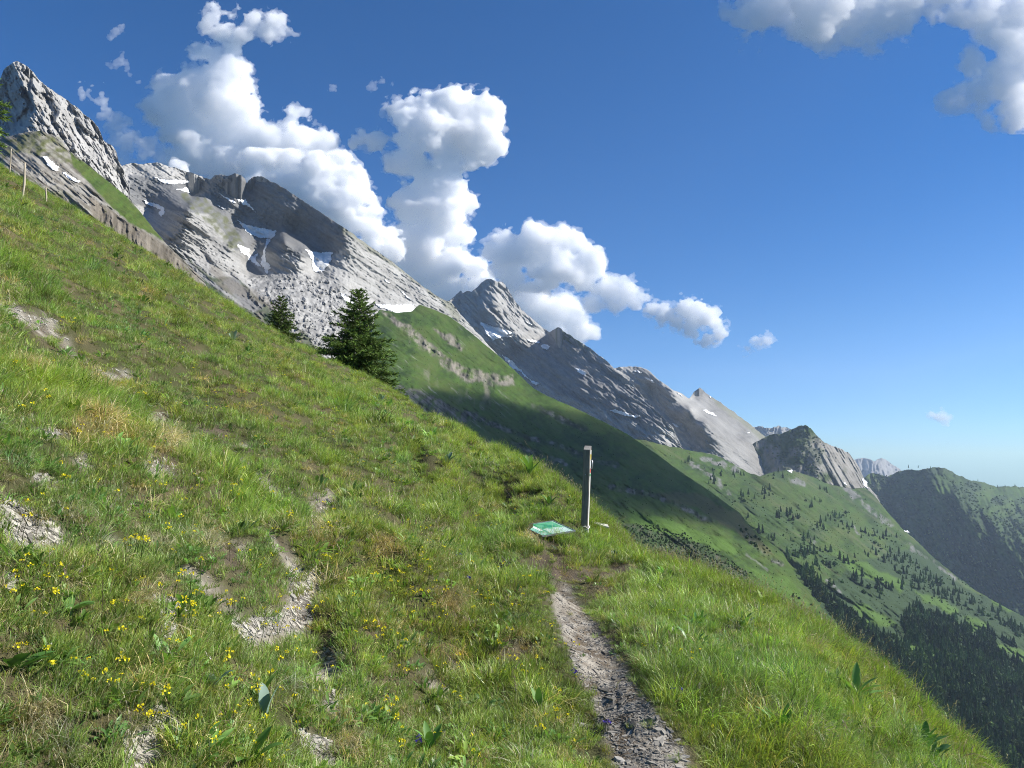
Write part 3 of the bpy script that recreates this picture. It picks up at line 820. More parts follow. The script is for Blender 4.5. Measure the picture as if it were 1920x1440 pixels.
def ground_masks(x, y, z):
    px, py = project(np.stack([x, y, z], -1))
    ok = (y > .6)
    sc = 1.0
    a, b = warp(px, py, 9, 26, 201)
    a, b = a + 4 * fbm(px / 7, py / 7, octv=3, seed=205), b + 3 * fbm(px / 7, py / 5, octv=3, seed=206)
    bare = np.zeros(px.shape, bool)
    for p in BARE:
        c_ = np.mean(p, 0)
        bare |= poly_mask((a - c_[0]) / 1.02 + c_[0], (b - c_[1]) / 1.0 + c_[1], p)
    led = fbm(x / 1.3 + .3 * y, y / .38, octv=5, gain=.6, seed=208)
    lm = sstep(.8, -.6, x - .12 * y) * sstep(13, 6, y)
    bare |= led > 1.05 - .74 * lm
    path = poly_mask(px + 7 * fbm(px / 25, py / 25, octv=4, seed=207), py, PATH)
    dirt = np.zeros(px.shape, bool)
    for p in DIRT:
        dirt |= poly_mask(a, b, p)
    return (bare & ok).astype(float), (path & ok).astype(float), (dirt & ok).astype(float)


def relief(x, y):
    e = np.clip((y + 3) / 20, .4, 1.6)
    d = .115 * fbm(x / .62, y / .9, octv=4, seed=211) + .13 * fbm(x / 1.9, y / 2.8, octv=3, seed=212)
    t = fbm(x / 1.2, y / 3.4, octv=3, seed=213)                 # little sheep-step terraces along the slope
    d += .09 * np.sin(6 * t + x * 4.2) * sstep(1.0, -1.0, x - .25 * y)
    return d * np.clip((y + 2.6) / 3, .2, 1)


_gy = np.concatenate([np.linspace(-2.4, .8, 26)[:-1], np.exp(np.linspace(np.log(.8), np.log(130), 470))])
_gu = np.linspace(-1.05, 1.05, 560)
GX = (_gy[:, None] + 3.0) * _gu[None]
GY = np.repeat(_gy[:, None], len(_gu), 1)
GZ0 = -.61 * GX + base_r(GX, GY) + relief(GX, GY)
m_bare, m_path, m_dirt = ground_masks(GX, GY, GZ0)


def blur(a, n):
    for _ in range(n):
        p = np.pad(a, 1, mode='edge')
        a = (p[:-2, 1:-1] + p[2:, 1:-1] + p[1:-1, :-2] + p[1:-1, 2:] + 2 * p[1:-1, 1:-1]) / 6
    return a


GZ = GZ0 - .07 * blur(m_bare, 4) - .03 * blur(m_path, 5) - .03 * blur(m_dirt, 5)
GZ += (.012 * fbm(GX / .05, GY / .07, octv=3, seed=214)) * np.clip(m_bare + m_path, 0, 1)
earth = np.array([.058, .046, .032]); shale = np.array([.34, .31, .26]); thatch = np.array([.05, .056, .02])
gc = mix(np.broadcast_to(thatch, GX.shape + (3,)), np.array([.10, .082, .045]), np.clip(.4 + fbm(GX / .3, GY / .4, octv=4, seed=215), 0, 1))
gc = mix(gc, mix(earth, earth * 2.0, np.clip(.5 + fbm(GX / .1, GY / .1, octv=3, seed=216), 0, 1)), blur(m_dirt, 2))
gc = mix(gc, mix(earth * 1.6, shale, np.clip(.55 + 1.6 * fbm(GX / .09, GY / .12, octv=3, seed=217), 0, 1)), np.clip(blur(m_bare, 2), 0, 1))
gc = mix(gc, mix(earth * 2.0, shale * .95, np.clip(.5 + 1.5 * fbm(GX / .08, GY / .08, octv=3, seed=218), 0, 1)), np.clip(blur(m_path, 2), 0, 1))


def mat_soil():
    m, nt, out = new_mat('stony_soil')
    at_ = nd(nt, 'ShaderNodeAttribute', attribute_name='col')
    tc = nd(nt, 'ShaderNodeTexCoord')
    n1 = nd(nt, 'ShaderNodeTexNoise', ins={'Vector': tc.outputs['Object'], 'Scale': 30.0, 'Detail': 6.0, 'Roughness': .7})
    vo = nd(nt, 'ShaderNodeTexVoronoi', ins={'Vector': tc.outputs['Object'], 'Scale': 55.0})
    f = math_n(nt, 'MULTIPLY_ADD', n1.outputs['Fac'], 1.0); nt.nodes[-1].inputs[2].default_value = .5
    c = mixc(nt, 1.0, at_.outputs['Color'], f, 'MULTIPLY')
    h = math_n(nt, 'ADD', n1.outputs['Fac'], vo.outputs['Distance'])
    bp = nd(nt, 'ShaderNodeBump', ins={'Strength': .7, 'Distance': .012, 'Height': h})
    bs = nd(nt, 'ShaderNodeBsdfPrincipled', ins={'Base Color': c, 'Roughness': .95, 'Normal': bp.outputs[0], 'Specular IOR Level': .15})
    nt.links.new(bs.outputs[0], out.inputs[0])
    return m


_id = np.arange(GX.size).reshape(GX.shape)
_F = np.stack([_id[:-1, :-1], _id[:-1, 1:], _id[1:, 1:], _id[1:, :-1]], -1).reshape(-1, 4)
GV = np.stack([GX, GY, GZ], -1).reshape(-1, 3)
ground = obj('ground', np_mesh('ground', GV, _F, mat_soil(), True, {'col': gc.reshape(-1, 3)}))
tag(ground, kind='structure')
GB = BVHTree.FromPolygons(GV.tolist(), _F.tolist())


def drop(px, py):
    """The ground point under a picture point (first hit of the near slope)."""
    a, b = ray(px, py)
    h = GB.ray_cast(Vector((0, 0, 0)), Vector((float(a), 1, float(b))).normalized())
    return h[0], h[1]


def gz(x, y):
    h = GB.ray_cast(Vector((x, y, 60)), Vector((0, 0, -1)))
    return h[0].z if h[0] else None


def gz_many(x, y):
    """Bilinear height and mask lookup on the ground grid."""
    iy = np.interp(y, _gy, np.arange(len(_gy)))
    iu = np.interp(x / (y + 3.0), _gu, np.arange(len(_gu)))
    i0 = np.clip(iy.astype(int), 0, len(_gy) - 2); j0 = np.clip(iu.astype(int), 0, len(_gu) - 2)
    f, g = iy - i0, iu - j0

    def S(A):
        return A[i0, j0] * (1 - f) * (1 - g) + A[i0 + 1, j0] * f * (1 - g) + A[i0, j0 + 1] * (1 - f) * g + A[i0 + 1, j0 + 1] * f * g
    return S
# ------------------------------------------------------------------ instanced ground cover
def scatter(name, pts, rotv, scale, idx, tint, coll, parent_kind='stuff'):
    """One object that draws copies of the meshes in COLL on its vertices."""
    n = len(pts)
    me = bpy.data.meshes.new(name)
    me.vertices.add(n); me.vertices.foreach_set('co', np.ascontiguousarray(pts, np.float32).ravel())
    a = me.attributes.new('rotv', 'FLOAT_VECTOR', 'POINT'); a.data.foreach_set('vector', np.ascontiguousarray(rotv, np.float32).ravel())
    a = me.attributes.new('scl', 'FLOAT', 'POINT'); a.data.foreach_set('value', np.ascontiguousarray(scale, np.float32))
    a = me.attributes.new('pick', 'INT', 'POINT'); a.data.foreach_set('value', np.ascontiguousarray(idx, np.int32))
    a = me.attributes.new('tint', 'FLOAT_COLOR', 'POINT')
    t4 = np.concatenate([tint, np.ones((n, 1))], 1).astype(np.float32); a.data.foreach_set('color', np.ascontiguousarray(t4).ravel())
    o = obj(name, me); tag(o, kind=parent_kind)
    ng = bpy.data.node_groups.new('scatter_' + name, 'GeometryNodeTree')
    ng.interface.new_socket('Geometry', in_out='INPUT', socket_type='NodeSocketGeometry')
    ng.interface.new_socket('Geometry', in_out='OUTPUT', socket_type='NodeSocketGeometry')
    gi, go = ng.nodes.new('NodeGroupInput'), ng.nodes.new('NodeGroupOutput')
    ci = ng.nodes.new('GeometryNodeCollectionInfo'); ci.inputs[0].default_value = coll
    ci.inputs['Separate Children'].default_value = True; ci.inputs['Reset Children'].default_value = True
    ip = ng.nodes.new('GeometryNodeInstanceOnPoints')

    def na(nm, typ):
        k = ng.nodes.new('GeometryNodeInputNamedAttribute'); k.data_type = typ; k.inputs['Name'].default_value = nm
        return [s for s in k.outputs if s.enabled and s.name == 'Attribute'][0]
    ng.links.new(gi.outputs[0], ip.inputs['Points']); ng.links.new(ci.outputs[0], ip.inputs['Instance'])
    ip.inputs['Pick Instance'].default_value = True
    ng.links.new(na('pick', 'INT'), ip.inputs['Instance Index'])
    er = ng.nodes.new('FunctionNodeEulerToRotation')
    ng.links.new(na('rotv', 'FLOAT_VECTOR'), er.inputs[0]); ng.links.new(er.outputs[0], ip.inputs['Rotation'])
    ng.links.new(na('scl', 'FLOAT'), ip.inputs['Scale'])
    ng.links.new(ip.outputs[0], go.inputs[0])
    md = o.modifiers.new('scatter', 'NODES'); md.node_group = ng
    return o


def mat_leafy(name, trans=.35, rough=.55, spec=.25, tinted=True):
    m, nt, out = new_mat(name)
    at_ = nd(nt, 'ShaderNodeAttribute', attribute_name='col')
    c = at_.outputs['Color']
    if tinted:
        ti = nd(nt, 'ShaderNodeAttribute', attribute_name='tint', attribute_type='INSTANCER')
        c = mixc(nt, 1.0, c, ti.outputs['Color'], 'MULTIPLY')
    d = nd(nt, 'ShaderNodeBsdfPrincipled', ins={'Base Color': c, 'Roughness': rough, 'Specular IOR Level': spec})
    tc_ = mixc(nt, 1.0, c, (1.15, 1.2, .5, 1), 'MULTIPLY')
    t = nd(nt, 'ShaderNodeBsdfTranslucent', ins={'Color': tc_})
    mx = nd(nt, 'ShaderNodeMixShader', ins={0: trans, 1: d.outputs[0], 2: t.outputs[0]})
    nt.links.new(mx.outputs[0], out.inputs[0])
    return m


M_BLADE = mat_leafy('grass_blade', .38, .42, .5)
M_PETAL = mat_leafy('petal', .3, .6, .1, tinted=False)
M_LEAFP = mat_leafy('plant_leaf', .25, .5, .3, tinted=False)


def blades(n, rad, len_, wid, lean, curl, c_tip, c_root, seed, segs=3, cj=.42):
    """Curved tapering blades growing from a small disc."""
    g = np.random.default_rng(seed)
    r = rad * np.sqrt(g.random(n)); th = g.random(n) * 2 * np.pi
    bx, by = r * np.cos(th), r * np.sin(th)
    az = th + g.normal(0, .9, n)
    L = len_ * g.uniform(.55, 1.15, n)
    ln = np.abs(g.normal(lean, lean * .5, n)); cu = np.abs(g.normal(curl, curl * .5, n))
    W = wid * g.uniform(.7, 1.3, n)
    tw = g.uniform(-1.2, 1.2, n)
    V, C = [], []
    x, y, z = bx.copy(), by.copy(), np.full(n, -.01)
    ang = ln.copy()
    br = g.uniform(1 - cj, 1 + cj, n)[:, None]; yl = np.clip(g.normal(.12, .2, n), 0, .8)[:, None]
    for s in range(segs + 1):
        t = s / segs
        wv = W * (1 - t ** 1.6) * .5
        sx, sy = -np.sin(az + tw), np.cos(az + tw)
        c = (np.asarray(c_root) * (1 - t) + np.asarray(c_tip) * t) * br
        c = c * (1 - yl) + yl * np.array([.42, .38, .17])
        if s < segs:
            V += [np.stack([x - sx * wv, y - sy * wv, z], 1), np.stack([x + sx * wv, y + sy * wv, z], 1)]; C += [c, c]
            d = L / segs
            x = x + d * np.sin(ang) * np.cos(az); y = y + d * np.sin(ang) * np.sin(az); z = z + d * np.cos(ang)
            ang = ang + cu / segs * 1.6
        else:
            V.append(np.stack([x, y, z], 1)); C.append(c)
    k = np.arange(n)
    F4 = [np.stack([2 * s * n + k, (2 * s + 1) * n + k, (2 * s + 3) * n + k, (2 * s + 2) * n + k], 1) for s in range(segs - 1)]
    F3 = np.stack([2 * (segs - 1) * n + k, (2 * segs - 1) * n + k, 2 * segs * n + k], 1)
    return np.concatenate(V), F3, np.concatenate(F4) if F4 else np.zeros((0, 4), int), np.concatenate(C)


def leaf_shape(L, W, bend, az, pitch, base, col, seg=5, fold=.18, colj=None):
    """One ovate leaf with a folded midrib: vertices, quads, colours."""
    t = np.linspace(0, 1, seg + 1)
    w_ = W * .5 * np.sin(np.pi * np.clip(t * .93 + .05, 0, 1)) ** .8
    w_[-1] = W * .02
    a = pitch - bend * t
    ds = L / seg
    rr = np.concatenate([[0], np.cumsum(np.cos(a[:-1]) * ds)]); zz = np.concatenate([[0], np.cumsum(np.sin(a[:-1]) * ds)])
    ca, sa = math.cos(az), math.sin(az)
    P = []
    for s in (-1, 0, 1):
        lat = s * w_; up = np.abs(s) * fold * w_ * 1.6
        P.append(np.stack([base[0] + rr * ca - lat * sa, base[1] + rr * sa + lat * ca, base[2] + zz + up], 1))
    V = np.concatenate(P); n = seg + 1
    F = [(s * n + i, s * n + i + 1, (s + 1) * n + i + 1, (s + 1) * n + i) for s in (0, 1) for i in range(seg)]
    return V, np.array(F), np.tile(col, (len(V), 1))


TUFTS = bpy.data.collections.new('tuft_kinds')
_tn = 0


def add_tuft(mb, mat=None):
    global _tn
    me = mb.mesh('tuft_%02d' % _tn, mat or M_BLADE, True, True)
    TUFTS.objects.link(bpy.data.objects.new('tuft_%02d' % _tn, me)); _tn += 1
    return _tn - 1


def grass_mb(specs, seed):
    mb = MB()
    for k, s in enumerate(specs):
        V, F3, F4, C = blades(*s, seed * 13 + k)
        n0 = mb.n
        mb.add(V, F4, C)
        mb.F3.append(F3 + n0)
    return mb


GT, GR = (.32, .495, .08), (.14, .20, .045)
G2T = (.37, .53, .12)
STR, STRR = (.62, .53, .32), (.36, .29, .16)
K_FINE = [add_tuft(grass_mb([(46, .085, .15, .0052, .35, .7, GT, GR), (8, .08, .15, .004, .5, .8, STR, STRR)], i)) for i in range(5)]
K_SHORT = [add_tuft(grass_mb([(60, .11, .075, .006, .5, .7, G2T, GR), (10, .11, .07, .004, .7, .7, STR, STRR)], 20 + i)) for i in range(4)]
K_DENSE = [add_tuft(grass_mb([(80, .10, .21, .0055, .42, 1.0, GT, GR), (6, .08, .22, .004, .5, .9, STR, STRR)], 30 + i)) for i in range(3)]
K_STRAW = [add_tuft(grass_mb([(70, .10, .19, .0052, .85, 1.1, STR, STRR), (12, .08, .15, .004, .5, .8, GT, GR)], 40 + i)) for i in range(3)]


def herb_mb(seed, n, L, W, col):
    g = np.random.default_rng(seed); mb = MB()
    for i in range(n):
        r = .09 * math.sqrt(g.random()); th = g.random() * 6.28
        c = np.array(col) * g.uniform(.7, 1.3)
        V, F, C = leaf_shape(L * g.uniform(.6, 1.2), W * g.uniform(.7, 1.2), g.uniform(.2, 1.2), th + g.normal(0, .8), g.uniform(.2, 1.2), (r * math.cos(th), r * math.sin(th), g.uniform(.0, .035)), c, 3)
        mb.add(V, F, C)
    return mb


K_HERB = [add_tuft(herb_mb(60 + i, 26, .05, .022, (.18, .30, .07))) for i in range(2)] + [add_tuft(herb_mb(64 + i, 12, .11, .032, (.16, .27, .065))) for i in range(2)]


def stalk_mb(seed, n, H, head_c, spread=.09):
    g = np.random.default_rng(seed); mb = MB()
    for i in range(n):
        th = g.random() * 6.28; ln = abs(g.normal(.12, .12)); h = H * g.uniform(.6, 1.1)
        b = np.array([spread * g.normal() * .6, spread * g.normal() * .6, 0])
        d = np.array([math.cos(th), math.sin(th), 0])
        t = np.linspace(0, 1, 6)[:, None]
        pts = b + t * np.array([0, 0, h]) + (t ** 2) * d * h * ln * 2
        mb.tube(pts, np.linspace(.0017, .0009, 6), 3, (.24, .21, .10))
        hp = pts[-1]
        hl = h * g.uniform(.10, .2)
        dirv = (pts[-1] - pts[-2]); dirv /= np.linalg.norm(dirv)
        for k in range(9):
            f = k / 8
            q = hp - dirv * hl * (1 - f) + g.normal(0, .004, 3)
            e = np.array(head_c) * g.uniform(.7, 1.2)
            u = g.normal(0, 1, 3); u /= np.linalg.norm(u)
            v = np.cross(dirv, u); s = .0045
            mb.add(np.array([q - v * s, q + v * s, q + dirv * .016 + u * .005]), np.array([(0, 1, 2)]), e)
    return mb


K_STALK = [add_tuft(stalk_mb(80 + i, 4, .36, (.36, .33, .23))) for i in range(3)] + [add_tuft(stalk_mb(85, 3, .30, (.33, .25, .22)))]


def flower_head(mb, c, r, col, g, n=9):
    for i in range(n):
        u = g.normal(0, 1, 3); u[2] = abs(u[2]) * .8 + .1; u /= np.linalg.norm(u)
        s = np.cross(u, g.normal(0, 1, 3)); s /= np.linalg.norm(s)
        q = c + u * r * g.uniform(.5, 1)
        k = np.array(col) * g.uniform(.75, 1.15)
        w_ = r * .42; l = r * .7
        mb.add(np.array([q - s * w_ * .5, q + u * l * .35 - s * w_, q + u * l, q + u * l * .35 + s * w_, q + s * w_ * .5]), np.array([(0, 1, 2), (0, 2, 3), (0, 3, 4)]), k)


YEL, PALE, BLUE, WHITE = (.88, .75, .04), (.82, .77, .36), (.10, .07, .42), (.72, .70, .64)


def bloom_mb(seed, heads, H, r, col, spread):
    """A few stems, each carrying a small many-petalled head."""
    g = np.random.default_rng(seed); mb = MB()
    for i in range(heads):
        b = np.array([g.normal(0, spread), g.normal(0, spread), 0]); h = H * g.uniform(.75, 1.2)
        top = b + np.array([g.normal(0, .02), g.normal(0, .02), h])
        mid = (b + top) / 2 + np.array([g.normal(0, .006), g.normal(0, .006), 0])
        mb.tube([b - np.array([0, 0, .02]), mid, top], [.0015, .0012, .001], 3, (.06, .10, .02))
        flower_head(mb, top, r * g.uniform(.8, 1.15), col, g)
    return mb


K_BLOOM = [add_tuft(bloom_mb(90 + i, 2, .11, .0068, YEL, .035)) for i in range(2)] + [add_tuft(bloom_mb(94, 3, .10, .0065, PALE, .05)), add_tuft(bloom_mb(95, 1, .12, .007, WHITE, .03))]

# --- where tufts grow
PATHB = blur(m_path, 34)
_pts, _idx, _scl, _tint, _dry = [], [], [], [], []


def spots(n, y0, y1, umax, power):
    """Random ground positions between two distances, denser towards the viewer."""
    y = y0 + (y1 - y0) * rng.random(n) ** power
    u = rng.uniform(-umax, umax, n)
    return u * (y + .6), y


DRYSPOTS = [(45, 690, 34), (250, 1115, 42), (130, 968, 34), (390, 1005, 46), (300, 1025, 30), (155, 652, 20), (160, 800, 60), (300, 830, 50), (840, 1120, 40), (960, 1215, 45), (720, 1025, 40), (440, 1030, 30), (60, 1350, 70), (210, 1360, 60), (640, 1390, 40), (1000, 1010, 30), (260, 560, 20), (590, 1000, 30), (1075, 1150, 20), (180, 720, 40)]


def grow(n, y0, y1, umax, power, s0, near):
    x, y = spots(n, y0, y1, umax, power)
    S = gz_many(x, y)
    z = S(GZ)
    P = np.stack([x, y, z], 1)
    px, py = project(P)
    bare, path, dirt = S(m_bare), S(m_path), S(m_dirt)
    dry = np.zeros(n)
    for (a, b, r) in DRYSPOTS:
        dry = np.maximum(dry, sstep(r, r * .3, np.hypot(px - a, (py - b) * 1.4) + 10 * fbm(px / 15, py / 15, octv=2, seed=223)))
    gapn = fbm(x / .35, y / .5, octv=3, seed=224)
    keep = rng.random(n) > np.clip(bare * .86 + path * 1.6 + dirt * .55, 0, .985)
    keep &= rng.random(n) > sstep(.28, .6, gapn) * .6 * sstep(14, 5, y)
    keep &= ~poly_mask(px, py, [(976, 988), (1040, 971), (1084, 996), (1062, 1000), (1012, 1004)])
    right = sstep(1.0, 1.8, x - .0 * y) * sstep(14, 9, y)
    lush = np.clip(fbm(x / .8, y / 1.1, octv=4, seed=225) * 1.3 + .35 * right - .02, -1, 1)
    near_path = sstep(.4, .0, np.abs(blurpath(x, y) - .25)) * 0
    pr = rng.random(n)
    k = np.where(pr < .30 + .25 * np.clip(-lush, 0, 1), rng.choice(K_SHORT, n), rng.choice(K_FINE, n))
    k = np.where((lush > .22) & (rng.random(n) < .55), rng.choice(K_DENSE, n), k)
    k = np.where(rng.random(n) < dry * .97 + .06 + dirt * .25 + sstep(.25, .6, gapn) * .1, rng.choice(K_STRAW, n), k)
    k = np.where(rng.random(n) < .12 * sstep(.6, -.4, lush), rng.choice(K_HERB, n), k)
    h = s0 * np.exp(.22 * rng.normal(size=n)) * (1 + .35 * np.clip(lush, -.6, 1)) * (1 - .0 * dry) * (1 - .4 * dirt) * (1 - .62 * np.clip(4.5 * S(PATHB), 0, 1))
    b = 1.04 + .36 * fbm(x / 1.1, y / 1.5, octv=5, gain=.65, seed=226) + .28 * rng.normal(size=n)
    warm = fbm(x / .9, y / 1.2, octv=4, seed=227) * .5 + .2 * rng.normal(size=n) + .0
    t = np.stack([b * (1 + .45 * warm), b * (1 + .12 * warm), b * (1 - .25 * warm)], 1)
    t = np.clip(t, .3, 2.1)
    _pts.append(P[keep]); _idx.append(k[keep]); _scl.append(h[keep]); _tint.append(t[keep])


def blurpath(x, y):
    return gz_many(x, y)(m_path)


grow(24000, .9, 6.5, .85, .78, .52, True)
grow(9000, .8, 3.6, .85, .7, .44, True)
grow(26000, 4.0, 17, .85, .85, .70, True)
grow(24000, 13, 50, .82, .8, 1.25, False)
# shallow fringe on the skyline so that the edge reads as turf seen side on
_sx = np.interp(np.linspace(0, 1, 5200), np.linspace(0, 1, len(SIL)), [at(*s)[0] for s in SIL]) + rng.normal(0, .12, 5200)
_sy = np.interp(_sx, _ex, _ey) + rng.normal(0, 1, 5200) * np.interp(_sx, [-8, 0, 4], [1.6, .7, .35])
Sf = gz_many(_sx, _sy)
_pts.append(np.stack([_sx, _sy, Sf(GZ)], 1)); _idx.append(rng.choice(K_FINE + K_DENSE, 5200)); _scl.append(np.interp(_sy, [6, 12, 40], [.85, .9, 1.2]) * np.exp(.2 * rng.normal(size=5200)))
_b = 1.0 + .18 * rng.normal(size=5200); _tint.append(np.clip(np.stack([_b * 1.0, _b, _b * .85], 1), .4, 1.8))
# seed stalks: everywhere a few, many along the right-hand brink
for (n_, sel) in ((380, 'all'), (520, 'edge')):
    if sel == 'all':
        x, y = spots(n_, 2.2, 16, .8, .9)
    else:
        t_ = rng.random(n_); t_ = np.interp(t_, [0, 1], [.40, 1])
        x = np.interp(t_, np.linspace(0, 1, len(SIL)), [at(*s)[0] for s in SIL]) + rng.normal(0, .18, n_)
        y = np.interp(x, _ex, _ey) + rng.normal(.0, .35, n_)
    Sf = gz_many(x, y)
    ok = Sf(m_path) + Sf(m_bare) < .3
    _pts.append(np.stack([x, y, Sf(GZ)], 1)[ok]); _idx.append(rng.choice(K_STALK, n_)[ok]); _scl.append((rng.uniform(.45, .85, n_))[ok]); _tint.append(np.clip(np.ones((n_, 3)) * rng.uniform(.7, 1.4, (n_, 1)), 0, 2)[ok])
_pts, _idx, _scl, _tint = map(np.concatenate, (_pts, _idx, _scl, _tint))
_n = len(_pts)
_rot = np.stack([rng.normal(0, .16, _n), rng.normal(.10, .16, _n), rng.uniform(0, 6.283, _n)], 1)
_rot[np.isin(_idx, K_STALK), :2] *= .5
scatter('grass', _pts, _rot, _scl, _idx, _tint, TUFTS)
print('tufts', _n)
# ------------------------------------------------------------------ snow patches lying on the mountains
def mat_snow():
    m, nt, out = new_mat('old_snow')
    tc = nd(nt, 'ShaderNodeTexCoord')
    nz = nd(nt, 'ShaderNodeTexNoise', ins={'Vector': tc.outputs['Object'], 'Scale': .06, 'Detail': 6.0})
    c = ramp(nt, nz.outputs['Fac'], [(.25, (.66, .66, .64)), (.6, (.80, .81, .82))])
    bp = nd(nt, 'ShaderNodeBump', ins={'Strength': .3, 'Distance': 2.0, 'Height': nz.outputs['Fac']})
    bs = nd(nt, 'ShaderNodeBsdfPrincipled', ins={'Base Color': c, 'Roughness': .8, 'Normal': bp.outputs[0]})
    nt.links.new(bs.outputs[0], out.inputs[0])
    return m


M_SNOW = mat_snow()
SNOW = [
    (L_A, 'upper of two white snow tongues on the banded slope below the pale peak', [(80, 294), (86, 292), (98, 303), (110, 313), (111, 319), (100, 319), (88, 308)]),
    (L_A, 'lower of two white snow tongues on the banded slope below the pale peak', [(112, 321), (122, 323), (142, 333), (153, 341), (146, 344), (132, 338), (118, 328)]),
    (L_C, 'long thin snow ribbon just under the top of the cliff mountain at its left', [(284, 330), (298, 335), (320, 338), (345, 337), (362, 341), (350, 344), (322, 346), (302, 342)]),
    (L_C, 'small forked snow patch under the long thin ribbon', [(329, 353), (340, 354), (345, 350), (356, 354), (367, 356), (358, 362), (352, 363), (342, 357), (330, 356)]),
    (L_C, 'hook shaped snow patch above the green ribbon slope', [(266, 375), (280, 378), (296, 382), (309, 389), (308, 398), (303, 406), (297, 401), (299, 394), (285, 386), (270, 380)]),
    (L_C, 'thin slanting snow streak below the pinnacles of the cliff mountain', [(406, 358), (420, 366), (440, 376), (446, 380), (434, 379), (424, 374)]),
    (L_C, 'snow gully falling from the notch beside the shaded cliff', [(440, 368), (450, 372), (462, 373), (464, 382), (474, 390), (484, 400), (470, 392), (458, 384), (446, 375)]),
    (L_C, 'short curved snow streak in the middle of the dark rock', [(407, 385), (416, 387), (427, 394), (420, 393)]),
    (L_C, 'large blue-white snow field in the bowl under the shaded cliff', [(442, 410), (452, 417), (465, 423), (500, 428), (516, 432), (518, 442), (508, 448), (486, 446), (470, 440), (458, 431), (450, 421)]),
    (L_C, 'narrow snow gully linking the upper bowl to the scree', [(500, 446), (510, 446), (500, 462), (496, 476), (500, 490), (508, 502), (500, 514), (494, 506), (488, 490), (494, 468)]),
    (L_C, 'snow patch spilling down left of the pale rock block', [(444, 458), (458, 461), (472, 470), (466, 474), (474, 480), (486, 472), (480, 488), (494, 502), (484, 500), (470, 490), (460, 478), (452, 474)]),
    (L_C, 'broad shaded snow field between the pale rock block and the long slab', [(562, 458), (570, 466), (590, 472), (624, 474), (620, 490), (608, 508), (596, 512), (586, 506), (584, 490), (576, 474)]),
    (L_C, 'snow tongue at the foot of the long slab behind the big spruce', [(636, 545), (648, 554), (662, 566), (668, 576), (656, 572), (644, 560)]),
    (L_C, 'bright snow wedge at the top edge of the green spur', [(702, 568), (725, 571), (750, 572), (776, 570), (782, 586), (770, 590), (745, 588), (722, 580), (708, 574)]),
    (L_C, 'small white snow scrap high on the long pale slab', [(718, 522), (728, 525), (734, 531), (724, 529)]),
    (L_C, 'thin snow line on the lower right of the long pale slab', [(746, 540), (756, 547), (768, 558), (776, 566), (766, 560), (754, 550)]),
    (L_E, 'streaky snow field at the left foot of the pyramid peak', [(900, 604), (915, 608), (935, 615), (955, 620), (968, 626), (950, 628), (965, 634), (940, 632), (925, 640), (915, 630), (908, 618)]),
    (L_E, 'wide snow patch right under the pyramid peak', [(984, 636), (998, 636), (1014, 641), (1008, 644), (994, 641)]),
    (L_E, 'small snow patch right of the wide one under the pyramid peak', [(1013, 646), (1024, 645), (1033, 650), (1027, 655), (1018, 653)]),
    (L_E, 'long snow gully between the pale slab and the dark tilted slab', [(940, 664), (952, 670), (966, 682), (978, 694), (990, 708), (1004, 716), (1014, 718), (1006, 724), (994, 714), (976, 700), (958, 688), (946, 676)]),
    (L_E, 'narrow snow strip on the shoulder of the pyramid peak', [(980, 598), (990, 602), (1004, 612), (996, 609)]),
    (L_E, 'snow patch in the middle of the dark tilted slab', [(1077, 690), (1088, 692), (1102, 700), (1098, 706), (1084, 699)]),
    (L_E, 'long curved snow ledge low on the dark tilted slab', [(1142, 770), (1154, 767), (1170, 772), (1186, 778), (1203, 780), (1196, 784), (1176, 781), (1158, 775)]),
    (L_E3, 'snow scrap on the crest between the dark tilted slabs', [(1185, 694), (1196, 694), (1204, 700), (1194, 699)]),
    (L_E3, 'thin slanted snow strip below the crest of the second slab', [(1206, 706), (1218, 710), (1230, 717), (1222, 717), (1212, 711)]),
    (L_E3, 'snow cap on the skyline left of the small pyramid', [(1266, 735), (1276, 738), (1283, 746), (1275, 742)]),
    (L_E3, 'snow dab on the right flank of the small pyramid', [(1326, 741), (1333, 743), (1337, 748), (1330, 747)]),
    (L_E3, 'snow patch on the pale slab below the small pyramid', [(1315, 768), (1326, 769), (1340, 776), (1348, 780), (1336, 780), (1322, 774)]),
    (L_E3, 'snow patch in the hollow at the foot of the second slab', [(1260, 792), (1270, 796), (1276, 802), (1264, 800)]),
    (L_E3, 'thin snow scrap far down the pale slab by the dark knoll', [(1399, 810), (1406, 811), (1406, 815), (1400, 814)]),
    (L_KNOLL, 'snow sliver in the gully right of the ribbed rock', [(1618, 898), (1624, 902), (1628, 912), (1634, 918), (1626, 916), (1620, 908)]),
    (L_KNOLL, 'snow dab at the foot of the ribbed rock', [(1580, 902), (1586, 904), (1590, 911), (1584, 909)]),
    (L_G, 'snow bit at the edge of the valley slope against the shaded ridge', [(1693, 992), (1702, 995), (1709, 1001), (1700, 1000)]),
    (L_G, 'snow bit at the top of the valley meadow under the pale slab', [(1476, 878), (1484, 880), (1488, 886), (1480, 885)]),
]


